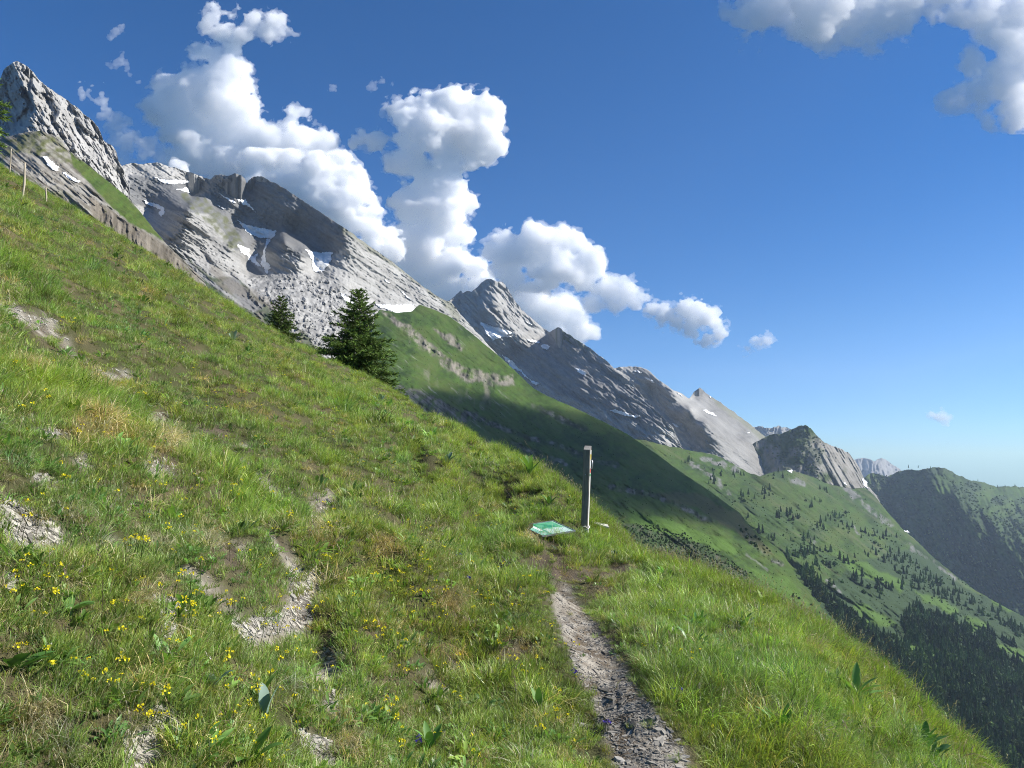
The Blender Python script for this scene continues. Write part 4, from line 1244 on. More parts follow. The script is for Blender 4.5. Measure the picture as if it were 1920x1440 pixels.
def snow_patch(L, label, poly, i):
    p = np.array(poly, float)
    x0, y0 = p.min(0) - 5; x1, y1 = p.max(0) + 5
    st = .75
    px, py = np.meshgrid(np.arange(x0, x1, st), np.arange(y0, y1, st))
    a, b = px + 4.5 * fbm(px / 8, py / 8, octv=4, gain=.65, seed=301 + i), py + 3.2 * fbm(px / 8, py / 8, octv=4, gain=.65, seed=351 + i)
    ins = poly_mask(a, b, poly)
    Y = blur(L.Y(px, py), 2) - (L.Y(p[:, 0], p[:, 1]).mean() * .0036 + .6)
    P = at(px, py, Y)
    idx = -np.ones(px.shape, int)
    cell = ins[:-1, :-1] & ins[1:, :-1] & ins[:-1, 1:] & ins[1:, 1:]
    use = np.zeros(px.shape, bool)
    for dy in (0, 1):
        for dx in (0, 1):
            use[dy:dy + cell.shape[0], dx:dx + cell.shape[1]] |= cell
    if use.sum() < 4:
        return
    idx[use] = np.arange(use.sum())
    F = np.stack([idx[:-1, :-1], idx[1:, :-1], idx[1:, 1:], idx[:-1, 1:]], -1)[cell]
    V = P[use]; c0 = V.mean(0)
    # rim: the sheet is closed down onto the rock behind it
    e = {}
    for f in F:
        for k in range(4):
            q = (f[k], f[(k + 1) % 4])
            if (q[1], q[0]) in e: del e[(q[1], q[0])]
            else: e[q] = 1
    rim = sorted({v for q in e for v in q}); m = {v: len(V) + j for j, v in enumerate(rim)}
    d = V[rim] / np.linalg.norm(V[rim], axis=1)[:, None]
    V2 = np.concatenate([V, V[rim] + d * (c0[1] * .004 + 3)])
    FR = np.array([(q[1], q[0], m[q[0]], m[q[1]]) for q in e])
    me = np_mesh('snow_patch', V2 - c0, [F, FR], M_SNOW, True)
    o = obj('snow_patch', me); o.location = c0
    tag(o, label, 'snow patch', 'snow patches on the mountains')


for i, (L_, lb, pl) in enumerate(SNOW):
    snow_patch(L_, lb, pl, i)


# ------------------------------------------------------------------ conifers
def mat_needles(name, tinted):
    m, nt, out = new_mat(name)
    at_ = nd(nt, 'ShaderNodeAttribute', attribute_name='col')
    oi = nd(nt, 'ShaderNodeObjectInfo')
    c = at_.outputs['Color']
    f = math_n(nt, 'MULTIPLY_ADD', oi.outputs['Random'], .5); nt.nodes[-1].inputs[2].default_value = .75
    c = mixc(nt, 1.0, c, f, 'MULTIPLY')
    if tinted:
        ti = nd(nt, 'ShaderNodeAttribute', attribute_name='tint', attribute_type='INSTANCER')
        c = mixc(nt, 1.0, c, ti.outputs['Color'], 'MULTIPLY')
    d = nd(nt, 'ShaderNodeBsdfPrincipled', ins={'Base Color': c, 'Roughness': .65, 'Specular IOR Level': .2})
    t = nd(nt, 'ShaderNodeBsdfTranslucent', ins={'Color': c})
    mx = nd(nt, 'ShaderNodeMixShader', ins={0: .15, 1: d.outputs[0], 2: t.outputs[0]})
    nt.links.new(mx.outputs[0], out.inputs[0])
    return m


M_NEEDLE = mat_needles('spruce_needles', False)
M_NEEDLE_FAR = mat_needles('far_needles', True)
M_BARK = simple_mat('spruce_bark', (.07, .05, .035), (.16, .12, .09), 14, .9, .6, stretch=(1, 1, .3))


def spruce(label, base, H, Rad, seed, dens=1.0, skew=0.0):
    """A full spruce: tapered trunk, whorls of drooping limbs, thousands of needle sprays."""
    g = np.random.default_rng(seed)
    root = thing('spruce_tree', label, 'tree', tuple(base))
    tk = MB()
    z = np.linspace(-.5, H * .98, 9)
    tk.tube(np.stack([.02 * np.sin(z * 1.3), .02 * np.cos(z), z], 1), np.interp(z, [-.5, H], [H * .022, .012]), 8)
    tk.build('trunk', M_BARK, root, True)
    lim, nd_ = MB(), []
    cols = []
    nw = int(H * 4.6)
    for w_ in range(nw):
        t = (w_ + .5) / nw
        zz = H * (.04 + .95 * t)
        R_ = Rad * (1 - t) ** .68 * g.uniform(.78, 1.15) + .05
        if t < .12: R_ *= .75 + 2 * t
        nb = int(np.interp(t, [0, 1], [9, 4]) * dens)
        a0 = g.random() * 6.28
        for b in range(nb):
            az = a0 + b * 6.283 / nb + g.normal(0, .22)
            L = R_ * g.uniform(.55, 1.22) * (1 + skew * math.cos(az))
            up = np.interp(t, [0, .5, 1], [-.12, .10, .75]) + g.normal(0, .08)
            s = np.linspace(0, 1, 6)
            r_ = L * s
            hz = zz + L * (up * s - .22 * s ** 2 + .14 * s ** 4)
            pts = np.stack([r_ * math.cos(az), r_ * math.sin(az), hz], 1)
            lim.tube(pts, np.linspace(.018 * L + .006, .004, 6), 4)
            nt_ = max(6, int(L * 26))
            for k in range(nt_):
                f = g.uniform(.12, 1.04)
                p = np.array([np.interp(f, s, pts[:, j]) for j in range(3)])
                side = g.choice((-1, 1))
                ta = az + side * g.uniform(.25, 1.15)
                tl = (.13 + .30 * L * (1 - f * .65)) * g.uniform(.5, 1.0)
                tl = min(tl, .55)
                d = np.array([math.cos(ta), math.sin(ta), g.normal(-.04, .30) + .2 * t]); d /= np.linalg.norm(d)
                tone = g.uniform(.7, 1.3) * (1 + .5 * (f > .85))
                nn = max(3, int(tl * 20))
                for j in range(nn):
                    q = p + d * tl * (j / nn)
                    u = np.cross(d, g.normal(0, 1, 3)); u /= np.linalg.norm(u) + 1e-9
                    e = d * .15 + u * .085 + np.array([0, 0, .02])
                    v = np.cross(e, u); v /= np.linalg.norm(v) + 1e-9
                    nd_.append((q - v * .028, q + v * .028, q + e * g.uniform(.7, 1.2)))
                    cols.append(np.array([.078, .122, .024]) * tone * (1.35 if j == nn - 1 else 1))
    lim.build('limbs', M_BARK, root, True)
    V = np.array(nd_).reshape(-1, 3)
    F = np.arange(len(V)).reshape(-1, 3)
    obj('crown', np_mesh('crown', V, F, M_NEEDLE, False, {'col': np.repeat(np.array(cols), 3, 0)}), root)
    return root


def tree_base(px, Y):
    x = (px - 960) / FPX * Y
    return (x, Y, gz(x, Y))


bx = tree_base(670, 45.5)
top_z = at(682, 541, 45.5)[2]
spruce('large dark green spruce rising above the grassy skyline', bx, top_z - bx[2], 2.8, 4, 1.6, -.12)
bx = tree_base(521, 48.5); top_z = at(524, 555, 48.5)[2]
spruce('small bushy spruce half hidden behind the grassy skyline', bx, top_z - bx[2], 1.3, 9, 1.4)
bx = tree_base(-112, 30.); top_z = at(-112, 40, 30.)[2]
spruce('spruce at the left picture edge with only its branch tips showing', bx, top_z - bx[2], 1.75, 13, 1.0)


# far conifers and broadleaved bushes: small, but with tiers and ragged outlines
def conifer_mb(seed, H=1.0):
    g = np.random.default_rng(seed); mb = MB()
    nt_ = 9
    for t in range(nt_):
        f = t / nt_
        zb = .05 + .86 * f; R_ = .19 * (1 - f) ** .8 + .018
        n = 11
        a0 = g.random() * 6.28
        top = np.array([g.normal(0, .006), g.normal(0, .006), zb + .21 * (1 - .35 * f)])
        ring = []
        for k in range(2 * n):
            a = a0 + k * math.pi / n
            r = R_ * (g.uniform(.85, 1.2) if k % 2 == 0 else g.uniform(.42, .62))
            ring.append([r * math.cos(a), r * math.sin(a), zb - (.03 if k % 2 == 0 else -.015) + g.normal(0, .012)])
        V = np.array(ring + [top])
        F = np.array([(k, (k + 1) % (2 * n), 2 * n) for k in range(2 * n)])
        c = np.array([.060, .104, .032]) * g.uniform(.8, 1.25, (len(V), 1))
        c[:-1:2] *= 1.25
        mb.add(V, F, c)
    mb.tube([(0, 0, -.08), (0, 0, .3)], [.018, .014], 5, (.05, .04, .03))
    return mb


def bush_mb(seed):
    g = np.random.default_rng(seed); mb = MB()
    for k in range(70):
        u = g.normal(0, 1, 3); u /= np.linalg.norm(u); u[2] = abs(u[2])
        c0 = u * np.array([.36, .36, .55]) * g.uniform(.45, 1.0) + np.array([0, 0, .12])
        for j in range(3):
            v = g.normal(0, 1, 3); v /= np.linalg.norm(v); w_ = np.cross(v, g.normal(0, 1, 3)); w_ /= np.linalg.norm(w_)
            s = g.uniform(.09, .17)
            mb.add(np.array([c0 - v * s, c0 - w_ * s * .8, c0 + v * s, c0 + w_ * s * .8]), np.array([(0, 1, 2, 3)]), np.array([.085, .135, .036]) * g.uniform(.5, 1.5))
    return mb


CON_ME = [conifer_mb(400 + i).mesh('conifer', M_NEEDLE_FAR, False, True) for i in range(5)]
BUSH_ME = [bush_mb(420 + i).mesh('bush', M_NEEDLE_FAR, False, True) for i in range(4)]
TREES = bpy.data.collections.new('far_tree_kinds')
for i, me in enumerate(CON_ME + BUSH_ME):
    TREES.objects.link(bpy.data.objects.new('kind_%02d' % i, me))
M_NEEDLE_ONE = M_NEEDLE
CON_ONE = [conifer_mb(400 + i).mesh('conifer', M_NEEDLE, False, True) for i in range(5)]

D_POLY = [tuple(q) for q in L_D.top] + [tuple(q) for q in L_D.bot[::-1]]
near_sil = np.array([(s[0], s[1]) for s in SIL])


def hidden_by_near(px, py):
    return py > np.interp(px, near_sil[:, 0], near_sil[:, 1]) + 8


def seed_trees(L, poly, n, dens=None, excl_d=True):
    p = np.array(poly)
    x0, y0 = p.min(0); x1, y1 = p.max(0)
    px, py = rng.uniform(x0, x1, n), rng.uniform(y0, y1, n)
    k = poly_mask(*warp(px, py, 8, 30, 431), poly)
    if dens is not None:
        k &= rng.random(n) < dens(px, py)
    if excl_d:
        k &= ~poly_mask(px, py, D_POLY)
    k &= ~hidden_by_near(px, py) & (px < 1945)
    px, py = px[k], py[k]
    return np.stack([px, py], 1)


FOREST = [(1492, 1075), (1520, 1062), (1560, 1120), (1640, 1180), (1690, 1215), (1760, 1240), (1840, 1270), (1940, 1300), (1940, 1480), (1780, 1440), (1640, 1260), (1560, 1160)]
FOREST2 = [(1690, 1170), (1720, 1130), (1760, 1150), (1800, 1165), (1870, 1190), (1940, 1240), (1940, 1300), (1840, 1270), (1760, 1240), (1700, 1210)]
FOREST3 = [(1630, 1010), (1680, 1030), (1720, 1050), (1770, 1090), (1830, 1130), (1935, 1180), (1935, 1215), (1870, 1170), (1790, 1140), (1730, 1110), (1660, 1060), (1610, 1040)]
CLUMPS = [(1565, 968, 22, 9), (1540, 985, 14, 4), (1585, 988, 20, 7), (1500, 1012, 22, 8), (1515, 1040, 20, 9), (1548, 1035, 10, 3), (1590, 1052, 22, 8), (1550, 1062, 26, 9), (1500, 1040, 14, 5), (1470, 965, 14, 7), (1485, 972, 12, 5), (1395, 975, 9, 4), (1420, 1000, 14, 5), (1445, 1010, 10, 4), (1475, 1050, 12, 5), (1535, 1105, 22, 9), (1560, 1095, 16, 6), (1610, 1085, 18, 6), (1640, 1100, 26, 10), (1655, 1105, 20, 8), (1475, 1080, 14, 5), (1700, 1100, 24, 10),
          (1430, 925, 22, 7), (1350, 880, 24, 6), (1380, 890, 14, 4), (1520, 945, 24, 6), (1620, 1000, 22, 8), (1660, 1012, 22, 10), (1340, 905, 18, 5), (1395, 940, 20, 6), (1450, 890, 16, 3), (1700, 1050, 22, 9), (1740, 1085, 24, 10), (1770, 1110, 20, 9), (1870, 1150, 24, 8), (1790, 1190, 30, 16), (1730, 1185, 22, 10), (1450, 1045, 14, 5), (1290, 865, 14, 4), (1540, 920, 10, 3)]
tp = [seed_trees(L_G, FOREST, 9500), seed_trees(L_G, FOREST2, 2600), seed_trees(L_G, FOREST3, 1000)]
for (cx, cy, rr, n_) in CLUMPS:
    q = np.stack([rng.normal(cx, rr * .55, n_ * 2), rng.normal(cy, rr * .28, n_ * 2)], 1)
    q = q[~poly_mask(q[:, 0], q[:, 1], D_POLY) & ~hidden_by_near(q[:, 0], q[:, 1])]
    tp.append(q[:n_ + 3])
tp = np.concatenate(tp)
gp = soft_poly(tp[:, 0], tp[:, 1], [[(1600, 1130), (1660, 1150), (1680, 1175), (1625, 1178)], [(1715, 1105), (1800, 1145), (1795, 1152), (1740, 1135)], [(1810, 1155), (1860, 1170), (1850, 1182), (1815, 1180)], [(1860, 1200), (1925, 1225), (1925, 1245), (1870, 1220)]], 4, 20, 78)
tp = tp[gp < .5]
TP = L_G.P(tp[:, 0], tp[:, 1])
hgt = 7 + 12 * rng.random(len(TP)) ** 1.4 * np.where(rng.random(len(TP)) < .2, .6, 1)
big = hgt / TP[:, 1]
order = np.argsort(-big)
bushy = rng.random(len(TP)) < np.where(poly_mask(tp[:, 0], tp[:, 1], FOREST), .40, .25)
con = [i for i in order if not bushy[i]]
one, rest = con[:290], con[290:]
for i in one:
    x_, y_ = tp[i]
    o = link(bpy.data.objects.new('conifer_tree', CON_ONE[int(rng.integers(5))]))
    o.location = TP[i] - np.array([0, 0, .6]); s = hgt[i]; w_ = rng.uniform(.85, 1.2)
    o.scale = (s * w_, s * w_, s); o.rotation_euler = (0, 0, rng.uniform(0, 6.28))
    tag(o, 'dark conifer among others on the green valley hillside', 'tree', 'conifers on the valley hillside')
sel = np.array(rest + [i for i in order if bushy[i]])
pk = np.where(bushy[sel], rng.integers(5, 9, len(sel)), rng.integers(0, 5, len(sel)))
sc_ = np.where(bushy[sel], hgt[sel] * .62, hgt[sel])
b_ = np.clip(1.0 + .9 * fbm(TP[sel][:, 0] / 60, TP[sel][:, 1] / 60, octv=3, seed=444) + .22 * rng.normal(size=len(sel)), .45, 2.0)
z3 = np.zeros(len(sel))
scatter('forest', TP[sel] - np.array([0, 0, .5]), np.stack([z3, z3, rng.uniform(0, 6.28, len(sel))], 1), sc_, pk, np.stack([b_ * (1.0 + .1 * bushy[sel]), b_ * (1 + .15 * bushy[sel]), b_ * .9], 1), TREES)

# bushes and small trees: scrub over the valley flank, the spur's foot and the wooded ridge
pts, kk, ss = [], [], []


def scrub(L, poly, n, smin, smax, dens=None, kinds=(5, 9), excl=True):
    q = seed_trees(L, poly, n, dens, excl)
    pts.append(L.P(q[:, 0], q[:, 1])); kk.append(rng.integers(kinds[0], kinds[1], len(q))); ss.append(rng.uniform(smin, smax, len(q)))


scrub(L_G, [(1250, 850), (1400, 890), (1480, 885), (1620, 915), (1720, 1020), (1900, 1150), (1940, 1190), (1940, 1300), (1700, 1200), (1500, 1060), (1300, 940)], 12000, 1.5, 4.6, lambda x, y: np.clip(1.6 * fbm(rot(x, y, 34)[0] / 55, rot(x, y, 34)[1] / 18, octv=5, gain=.6, seed=76) - .05, 0, 1))
scrub(L_D, [(1140, 985), (1240, 985), (1330, 1028), (1410, 1078), (1400, 1115), (1300, 1090), (1150, 1040)], 2600, .8, 2.4, excl=False)
scrub(L_D, [(1380, 985), (1470, 1040), (1460, 1055), (1400, 1020)], 70, 2, 5, excl=False)
scrub(L_D, [(1430, 1090), (1530, 1130), (1560, 1170), (1500, 1170)], 260, 1.5, 4, lambda x, y: .3 + 0 * x, excl=False)
scrub(L_RIDGE, [(1600, 905), (1640, 890), (1740, 882), (1800, 900), (1870, 915), (1940, 918), (1940, 1300), (1850, 1130), (1720, 1020)], 11000, 4, 11, lambda x, y: np.clip(.5 + 1.3 * fbm(x / 26, y / 20, octv=4, seed=33) + sstep(900, 1120, y) * .3, 0, 1) * np.where(y - 880 > (x - 1750) * .95 + 8, .22, 1), excl=False)
scrub(L_G, [(1190, 825), (1300, 848), (1400, 890), (1480, 885), (1620, 918), (1720, 1020), (1900, 1150), (1940, 1190), (1940, 1300), (1700, 1200), (1500, 1060), (1250, 900)], 16000, .5, 2.2, lambda x, y: np.clip(.55 + 1.2 * fbm(x / 40, y / 18, octv=5, gain=.65, seed=446), 0, 1))
n_dark = sum(len(a) for a in ss)
scrub(L_D, [(740, 590), (790, 575), (940, 680), (1180, 818), (1330, 925), (1470, 1045), (1520, 1120), (1400, 1120), (1150, 1000), (900, 850), (760, 730)], 9000, .4, 1.5, lambda x, y: np.clip(.5 + 1.3 * fbm(x / 40, y / 18, octv=5, gain=.65, seed=447), 0, 1), excl=False)
n_light = sum(len(a) for a in ss)
scrub(L_RIDGE, [(1612, 910), (1640, 888), (1660, 895), (1640, 925)], 60, 12, 22, kinds=(0, 5), excl=False)
scrub(L_RIDGE, [(1690, 880), (1745, 876), (1800, 893), (1870, 911), (1935, 912), (1935, 918), (1870, 917), (1800, 900), (1745, 884)], 90, 9, 18, kinds=(0, 5), excl=False)
scrub(L_KNOLL, [(1430, 830), (1500, 800), (1550, 830), (1530, 900), (1440, 860)], 300, 4, 9, excl=False)
pts, kk, ss = map(np.concatenate, (pts, kk, ss))
n_ = len(pts); b_ = rng.uniform(.7, 1.3, n_); b_[n_dark:n_light] *= .9; z3 = np.zeros(n_)
scatter('scrub_vegetation', pts - np.array([0, 0, .3]), np.stack([z3, z3, rng.uniform(0, 6.28, n_)], 1), ss, kk, np.stack([b_, b_, b_], 1), TREES)


# ------------------------------------------------------------------ boulders of the rock fall
def rock_mb(seed):
    g = np.random.default_rng(seed); mb = MB()
    import bmesh
    bm = bmesh.new()
    pts_ = g.normal(0, 1, (16, 3)); pts_ /= np.linalg.norm(pts_, axis=1)[:, None]; pts_ *= g.uniform(.7, 1.0, (16, 1)) * np.array([1, .8, .65])
    for p in pts_: bm.verts.new(p)
    bmesh.ops.convex_hull(bm, input=bm.verts)
    bm.verts.index_update()
    V = np.array([v.co for v in bm.verts]); F = np.array([[v.index for v in f.verts] for f in bm.faces])
    used = np.unique(F); mp = -np.ones(len(V), int); mp[used] = np.arange(len(used))
    mb.add(V[used], mp[F], (1, 1, 1))
    bm.free()
    return mb


M_BOULDER = mat_leafy('boulder_limestone', 0.0, .9, .1)
ROCKS = bpy.data.collections.new('rock_kinds')
for i in range(7):
    ROCKS.objects.link(bpy.data.objects.new('rock_%02d' % i, rock_mb(500 + i).mesh('rock', M_BOULDER, False, True)))
q = seed_trees(L_C, [(470, 520), (505, 515), (620, 522), (700, 585), (690, 640), (640, 680), (590, 650), (545, 590), (480, 556)], 1500, None, False)
pr = L_C.P(q[:, 0], q[:, 1]); n_ = len(pr)
s_ = 1.0 * np.exp(.7 * rng.normal(size=n_)); s_[:12] *= 3
b_ = rng.uniform(.17, .32, n_)
scatter('rubble', pr, rng.uniform(-3, 3, (n_, 3)), np.clip(s_, .5, 7), rng.integers(0, 7, n_), np.stack([b_, b_ * .98, b_ * .95], 1), ROCKS)

# ------------------------------------------------------------------ shale chips on the bare patches and the path
SLABS = bpy.data.collections.new('shale_kinds')


def slab_mb(seed):
    g = np.random.default_rng(seed); mb = MB()
    n = int(g.integers(5, 8)); a = np.sort(g.random(n)) * 6.283
    r = g.uniform(.6, 1.0, n); e = g.uniform(.32, .75)
    top = np.stack([r * np.cos(a), r * np.sin(a) * e, np.full(n, .09) + g.normal(0, .03, n)], 1)
    bot = top * np.array([1.06, 1.06, 1]) - np.array([0, 0, .24])
    c = np.concatenate([top, bot, top.mean(0)[None] + [[0, 0, .01]]])
    F3 = np.array([(i, (i + 1) % n, 2 * n) for i in range(n)]); F4 = np.array([(n + i, n + (i + 1) % n, (i + 1) % n, i) for i in range(n)])
    mb.add(c, F3, (1, 1, 1)); mb.F4.append(F4)
    return mb


for i in range(8):
    SLABS.objects.link(bpy.data.objects.new('shale_%02d' % i, slab_mb(520 + i).mesh('shale', M_BOULDER, False, True)))
pr, nr, big_ = [], [], []
for w_, polys, n in ((0, BARE, 22000), (1, [PATH], 13000)):
    A = [max(1, (max(p[0] for p in P_) - min(p[0] for p in P_)) * (max(p[1] for p in P_) - min(p[1] for p in P_))) for P_ in polys]
    for P_, ar in zip(polys, A):
        m = int(n * ar / sum(A)); p = np.array(P_)
        px = rng.uniform(p[:, 0].min() - 6, p[:, 0].max() + 6, m); py = rng.uniform(p[:, 1].min() - 5, min(p[:, 1].max() + 5, 1500), m)
        k = poly_mask(*warp(px, py, 9, 22, 441 + w_), P_)
        for x_, y_ in zip(px[k], py[k]):
            h, nn = drop(x_, y_)
            if h is not None and h.y < 20:
                pr.append(h); nr.append(nn); big_.append(w_)
pr = np.array(pr); nr = np.array(nr); big_ = np.array(big_); n_ = len(pr)
nz_ = nr / np.linalg.norm(nr, axis=1)[:, None]
nz_[nz_[:, 2] < 0] *= -1
nz_ = nz_ + rng.normal(0, .16, nz_.shape) + np.array([0, 0, .15])


def align(nz, yaw):
    """Euler angles that turn local z to NZ after a spin about it."""
    nz = nz / np.linalg.norm(nz, axis=1)[:, None]
    t = np.stack([np.cos(yaw), np.sin(yaw), 0 * yaw], 1)
    y = np.cross(nz, t); y /= np.linalg.norm(y, axis=1)[:, None]; x = np.cross(y, nz)
    return np.stack([np.arctan2(y[:, 2], nz[:, 2]), -np.arcsin(np.clip(x[:, 2], -1, 1)), np.arctan2(x[:, 1], x[:, 0])], 1)


s_ = np.where(big_ == 0, .0082, .0082) * np.exp(.65 * rng.normal(size=n_))
b_ = np.where(big_ == 0, rng.uniform(.13, .42, n_), rng.uniform(.12, .32, n_))
lx = rng.uniform(-7, 1.2, 60000); ly = rng.uniform(1.6, 12, 60000)
S = gz_many(lx, ly); k = (S(m_bare) > .6) & (np.abs(lx) < .75 * ly) & (rng.random(60000) < np.clip(3.2 / ly, 0, 1))
lp = np.stack([lx, ly, S(GZ)], 1)[k]; nl = len(lp)
pr = np.concatenate([pr, lp]); nz_ = np.concatenate([nz_, np.tile((.5, 0, .86), (nl, 1)) + rng.normal(0, .2, (nl, 3))])
big_ = np.concatenate([big_, np.zeros(nl, int)]); s_ = np.concatenate([s_, .008 * np.exp(.65 * rng.normal(size=nl))]); b_ = np.concatenate([b_, rng.uniform(.14, .46, nl)]); n_ = len(pr)
scatter('gravel', pr + np.array([0, 0, .001]), align(nz_, np.where(big_ == 0, rng.normal(.1, .45, n_), rng.uniform(0, 6.28, n_))), np.clip(s_, .004, .06), rng.integers(0, 8, n_), np.stack([b_ * 1.04, b_ * .97, b_ * .84], 1), SLABS)

# one upright pale stone and a few bigger shale plates, each its own thing
M_STONE = simple_mat('pale_shale', (.22, .21, .19), (.40, .38, .34), 18, .9, .5)
for (x_, y_, sx, sy, sz, yw, tl, lb) in ((318, 1190, .022, .075, .018, .3, .5, 'pale oblong stone standing on edge in the grass'), (1165, 1425, .05, .035, .012, .8, .1, 'flat pale stone lying at the near end of the path'),
                                       (1092, 1358, .05, .04, .014, 1.2, .1, 'pale stone plate in the grass left of the path'), (628, 1318, .03, .045, .014, .2, .2, 'pale stone plate at the foot of the narrow bare strip')):
    h, nn = drop(x_, y_)
    g = np.random.default_rng(int(x_)); n = 8
    a = np.linspace(0, 6.283, n, endpoint=False) + g.normal(0, .12, n); r = g.uniform(.8, 1.05, n)
    mb = MB()
    prof = [(0.55, -1.2), (1.0, -.6), (1.0, .1), (.93, .5), (.55, .62)]
    V = np.concatenate([np.stack([sx * r * k * np.cos(a), sy * r * k * np.sin(a), sz * zz + g.normal(0, sz * .08, n)], 1) for k, zz in prof] + [np.array([[0, 0, sz * .66]])])
    F4 = np.array([(l * n + i, l * n + (i + 1) % n, (l + 1) * n + (i + 1) % n, (l + 1) * n + i) for l in range(4) for i in range(n)])
    F3 = np.array([(4 * n + i, 4 * n + (i + 1) % n, 5 * n) for i in range(n)])
    mb.add(V, F4); mb.F3.append(F3)
    o = mb.build('stone', M_STONE); o.location = h; o.rotation_euler = (tl, .25, yw)
    tag(o, lb, 'stone')
# ------------------------------------------------------------------ way-mark post
M_WOOD = simple_mat('weathered_post_wood', (.13, .115, .095), (.30, .27, .23), 9, .85, .5, stretch=(6, 6, .5))
M_WOODTOP = simple_mat('bleached_and_sunlit_wood', (.42, .40, .36), (.62, .60, .55), 10, .85, .5, stretch=(4, 4, .6))  # the plank's real bleaching; on the post, sunlight put into the colour
M_CUT = simple_mat('grey_end_grain', (.26, .24, .21), (.42, .39, .34), 16, .9, .5)
M_YEL = simple_mat('yellow_paint', (.55, .42, .05), (.72, .56, .08), 30, .6, .2)
M_RED = simple_mat('red_paint', (.45, .06, .03), (.62, .10, .05), 30, .6, .2)
M_WHITE = simple_mat('white_paint', (.66, .66, .62), (.82, .82, .79), 30, .6, .2)
M_GREENP = simple_mat('green_paint', (.05, .22, .08), (.10, .34, .12), 30, .6, .2)
M_STEEL = simple_mat('grey_steel', (.35, .36, .38), (.55, .56, .58), 40, .4, .1, .8)
M_ROPE = simple_mat('white_rope', (.62, .60, .54), (.82, .80, .74), 60, .9, .5)

h0, _ = drop(1096, 1001)
bw, bd, HH = .092, .082, 1.19
post = thing('waymark_post', 'weathered square wooden waymark post with slanted top on the grassy brink', 'post', tuple(h0))
post.rotation_euler = (R(-1.0), R(2.4), R(-17))
mb = MB()
# body with a slanted top, slightly chamfered edges, extended into the turf
c_ = .006
prof = [(-bw / 2 + c_, -bd / 2), (bw / 2 - c_, -bd / 2), (bw / 2, -bd / 2 + c_), (bw / 2, bd / 2 - c_), (bw / 2 - c_, bd / 2), (-bw / 2 + c_, bd / 2), (-bw / 2, bd / 2 - c_), (-bw / 2, -bd / 2 + c_)]
lv = [-.25, .2, .55, .9, 1.1]
V, n = [], 8
g = np.random.default_rng(3)
for z in lv:
    V += [(x + g.normal(0, .0012), y + g.normal(0, .0012), z) for x, y in prof]
V += [(x, y, HH - .055 * (bd / 2 - y) / bd) for x, y in prof]
F = [(l * n + i, l * n + (i + 1) % n, (l + 1) * n + (i + 1) % n, (l + 1) * n + i) for l in range(5) for i in range(n)]
mb.add(V, F)
mb.build('shaft', M_WOOD, post)
mb = MB()
tv = [(x * 1.005, y * 1.005, HH + .001 - .055 * (bd / 2 - y) / bd) for x, y in prof]; tb = [(x * 1.005, y * 1.005, z + .006) for x, y, z in tv]
mb.add(tv + tb + [(0, 0, HH + .007 - .0275)], [(i, (i + 1) % n, n + (i + 1) % n, n + i) for i in range(n)])
mb.F3.append(np.array([(n + i, n + (i + 1) % n, 2 * n) for i in range(n)]))
mb.build('cut_top', M_CUT, post)
MB().box((bw / 2 + .0015, 0, .62), (.003, bd - .014, 1.04)).build('painted_sun_face', M_WOODTOP, post)  # sunlit side of the post, its light painted as a paler sheet
for (z, s, m, nm) in ((1.045, .07, M_YEL, 'yellow_blaze'), (.955, .06, M_WHITE, 'white_blaze'), (.855, .05, M_RED, 'red_blaze'), (.80, .035, M_GREENP, 'green_blaze')):
    MB().box((bw / 2 + .004, -.006, z), (.003, bd - .03, s)).build(nm, m, post)
br = MB().tube([(bw / 2 + .003, .0, 1.0), (bw / 2 + .03, .0, 1.0), (bw / 2 + .034, 0, .99), (bw / 2 + .034, 0, .90), (bw / 2 + .03, 0, .89), (bw / 2 + .003, 0, .89)], .0045, 8)
br.tube([(bw / 2 + .022, .02, 1.0), (bw / 2 + .022, .02, .89)], .003, 6)
br.build('steel_bracket', M_STEEL, post, True)
for (z, x) in ((.80, -.008), (.905, .012)):
    MB().tube([(x, -bd / 2 + .002, z), (x, -bd / 2 - .004, z)], [.006, .005], 10).build('bolt', M_STEEL, post, True)
t = np.linspace(0, 2 * np.pi, 40)
rp = np.stack([.068 * np.cos(t), .062 * np.sin(t), .075 + .03 * np.sin(t + .6)], 1)
ro = MB().tube(rp, .0075, 8)
tail = np.array([(.055, -.05, .085), (.062, -.062, .04), (.058, -.07, 0), (.064, -.074, -.04), (.062, -.08, -.09)])
ro.tube(tail, .008, 8)
tail2 = np.array([(.04, -.055, .09), (.03, -.075, .11), (.0, -.08, .105), (-.035, -.07, .075), (-.04, -.062, .05), (-.02, -.06, .03), (.02, -.066, .02), (.05, -.066, .04)])
ro.tube(tail2, .006, 8)
rope = ro.build('rope', M_ROPE, None, True)
rope.matrix_world = Matrix.Translation(h0) @ Matrix.Rotation(R(-17), 4, 'Z')
tag(rope, 'white rope knotted round the foot of the wooden waymark post', 'rope')


def lay(o, c, yaw, lift=.0, tilt=None):
    """Rest a flat thing on the ground."""
    h, nn = drop(*c)
    nn = Vector(nn) if nn.z > 0 else -Vector(nn)
    nn = (nn * .5 + Vector(tilt or (0, 0, 1))).normalized()
    q = Vector((0, 0, 1)).rotation_difference(nn)
    o.matrix_world = Matrix.Translation(Vector(h) + nn * lift) @ q.to_matrix().to_4x4() @ Matrix.Rotation(yaw, 4, 'Z')


pl = MB().box((0, 0, 0), (.26, .075, .028), bevel=.004).build('wooden_plank', M_WOODTOP)
lay(pl, (1121, 993), R(12), .085, (.1, -.3, 1))
tag(pl, 'short bleached plank lying in the grass right of the post foot', 'plank')

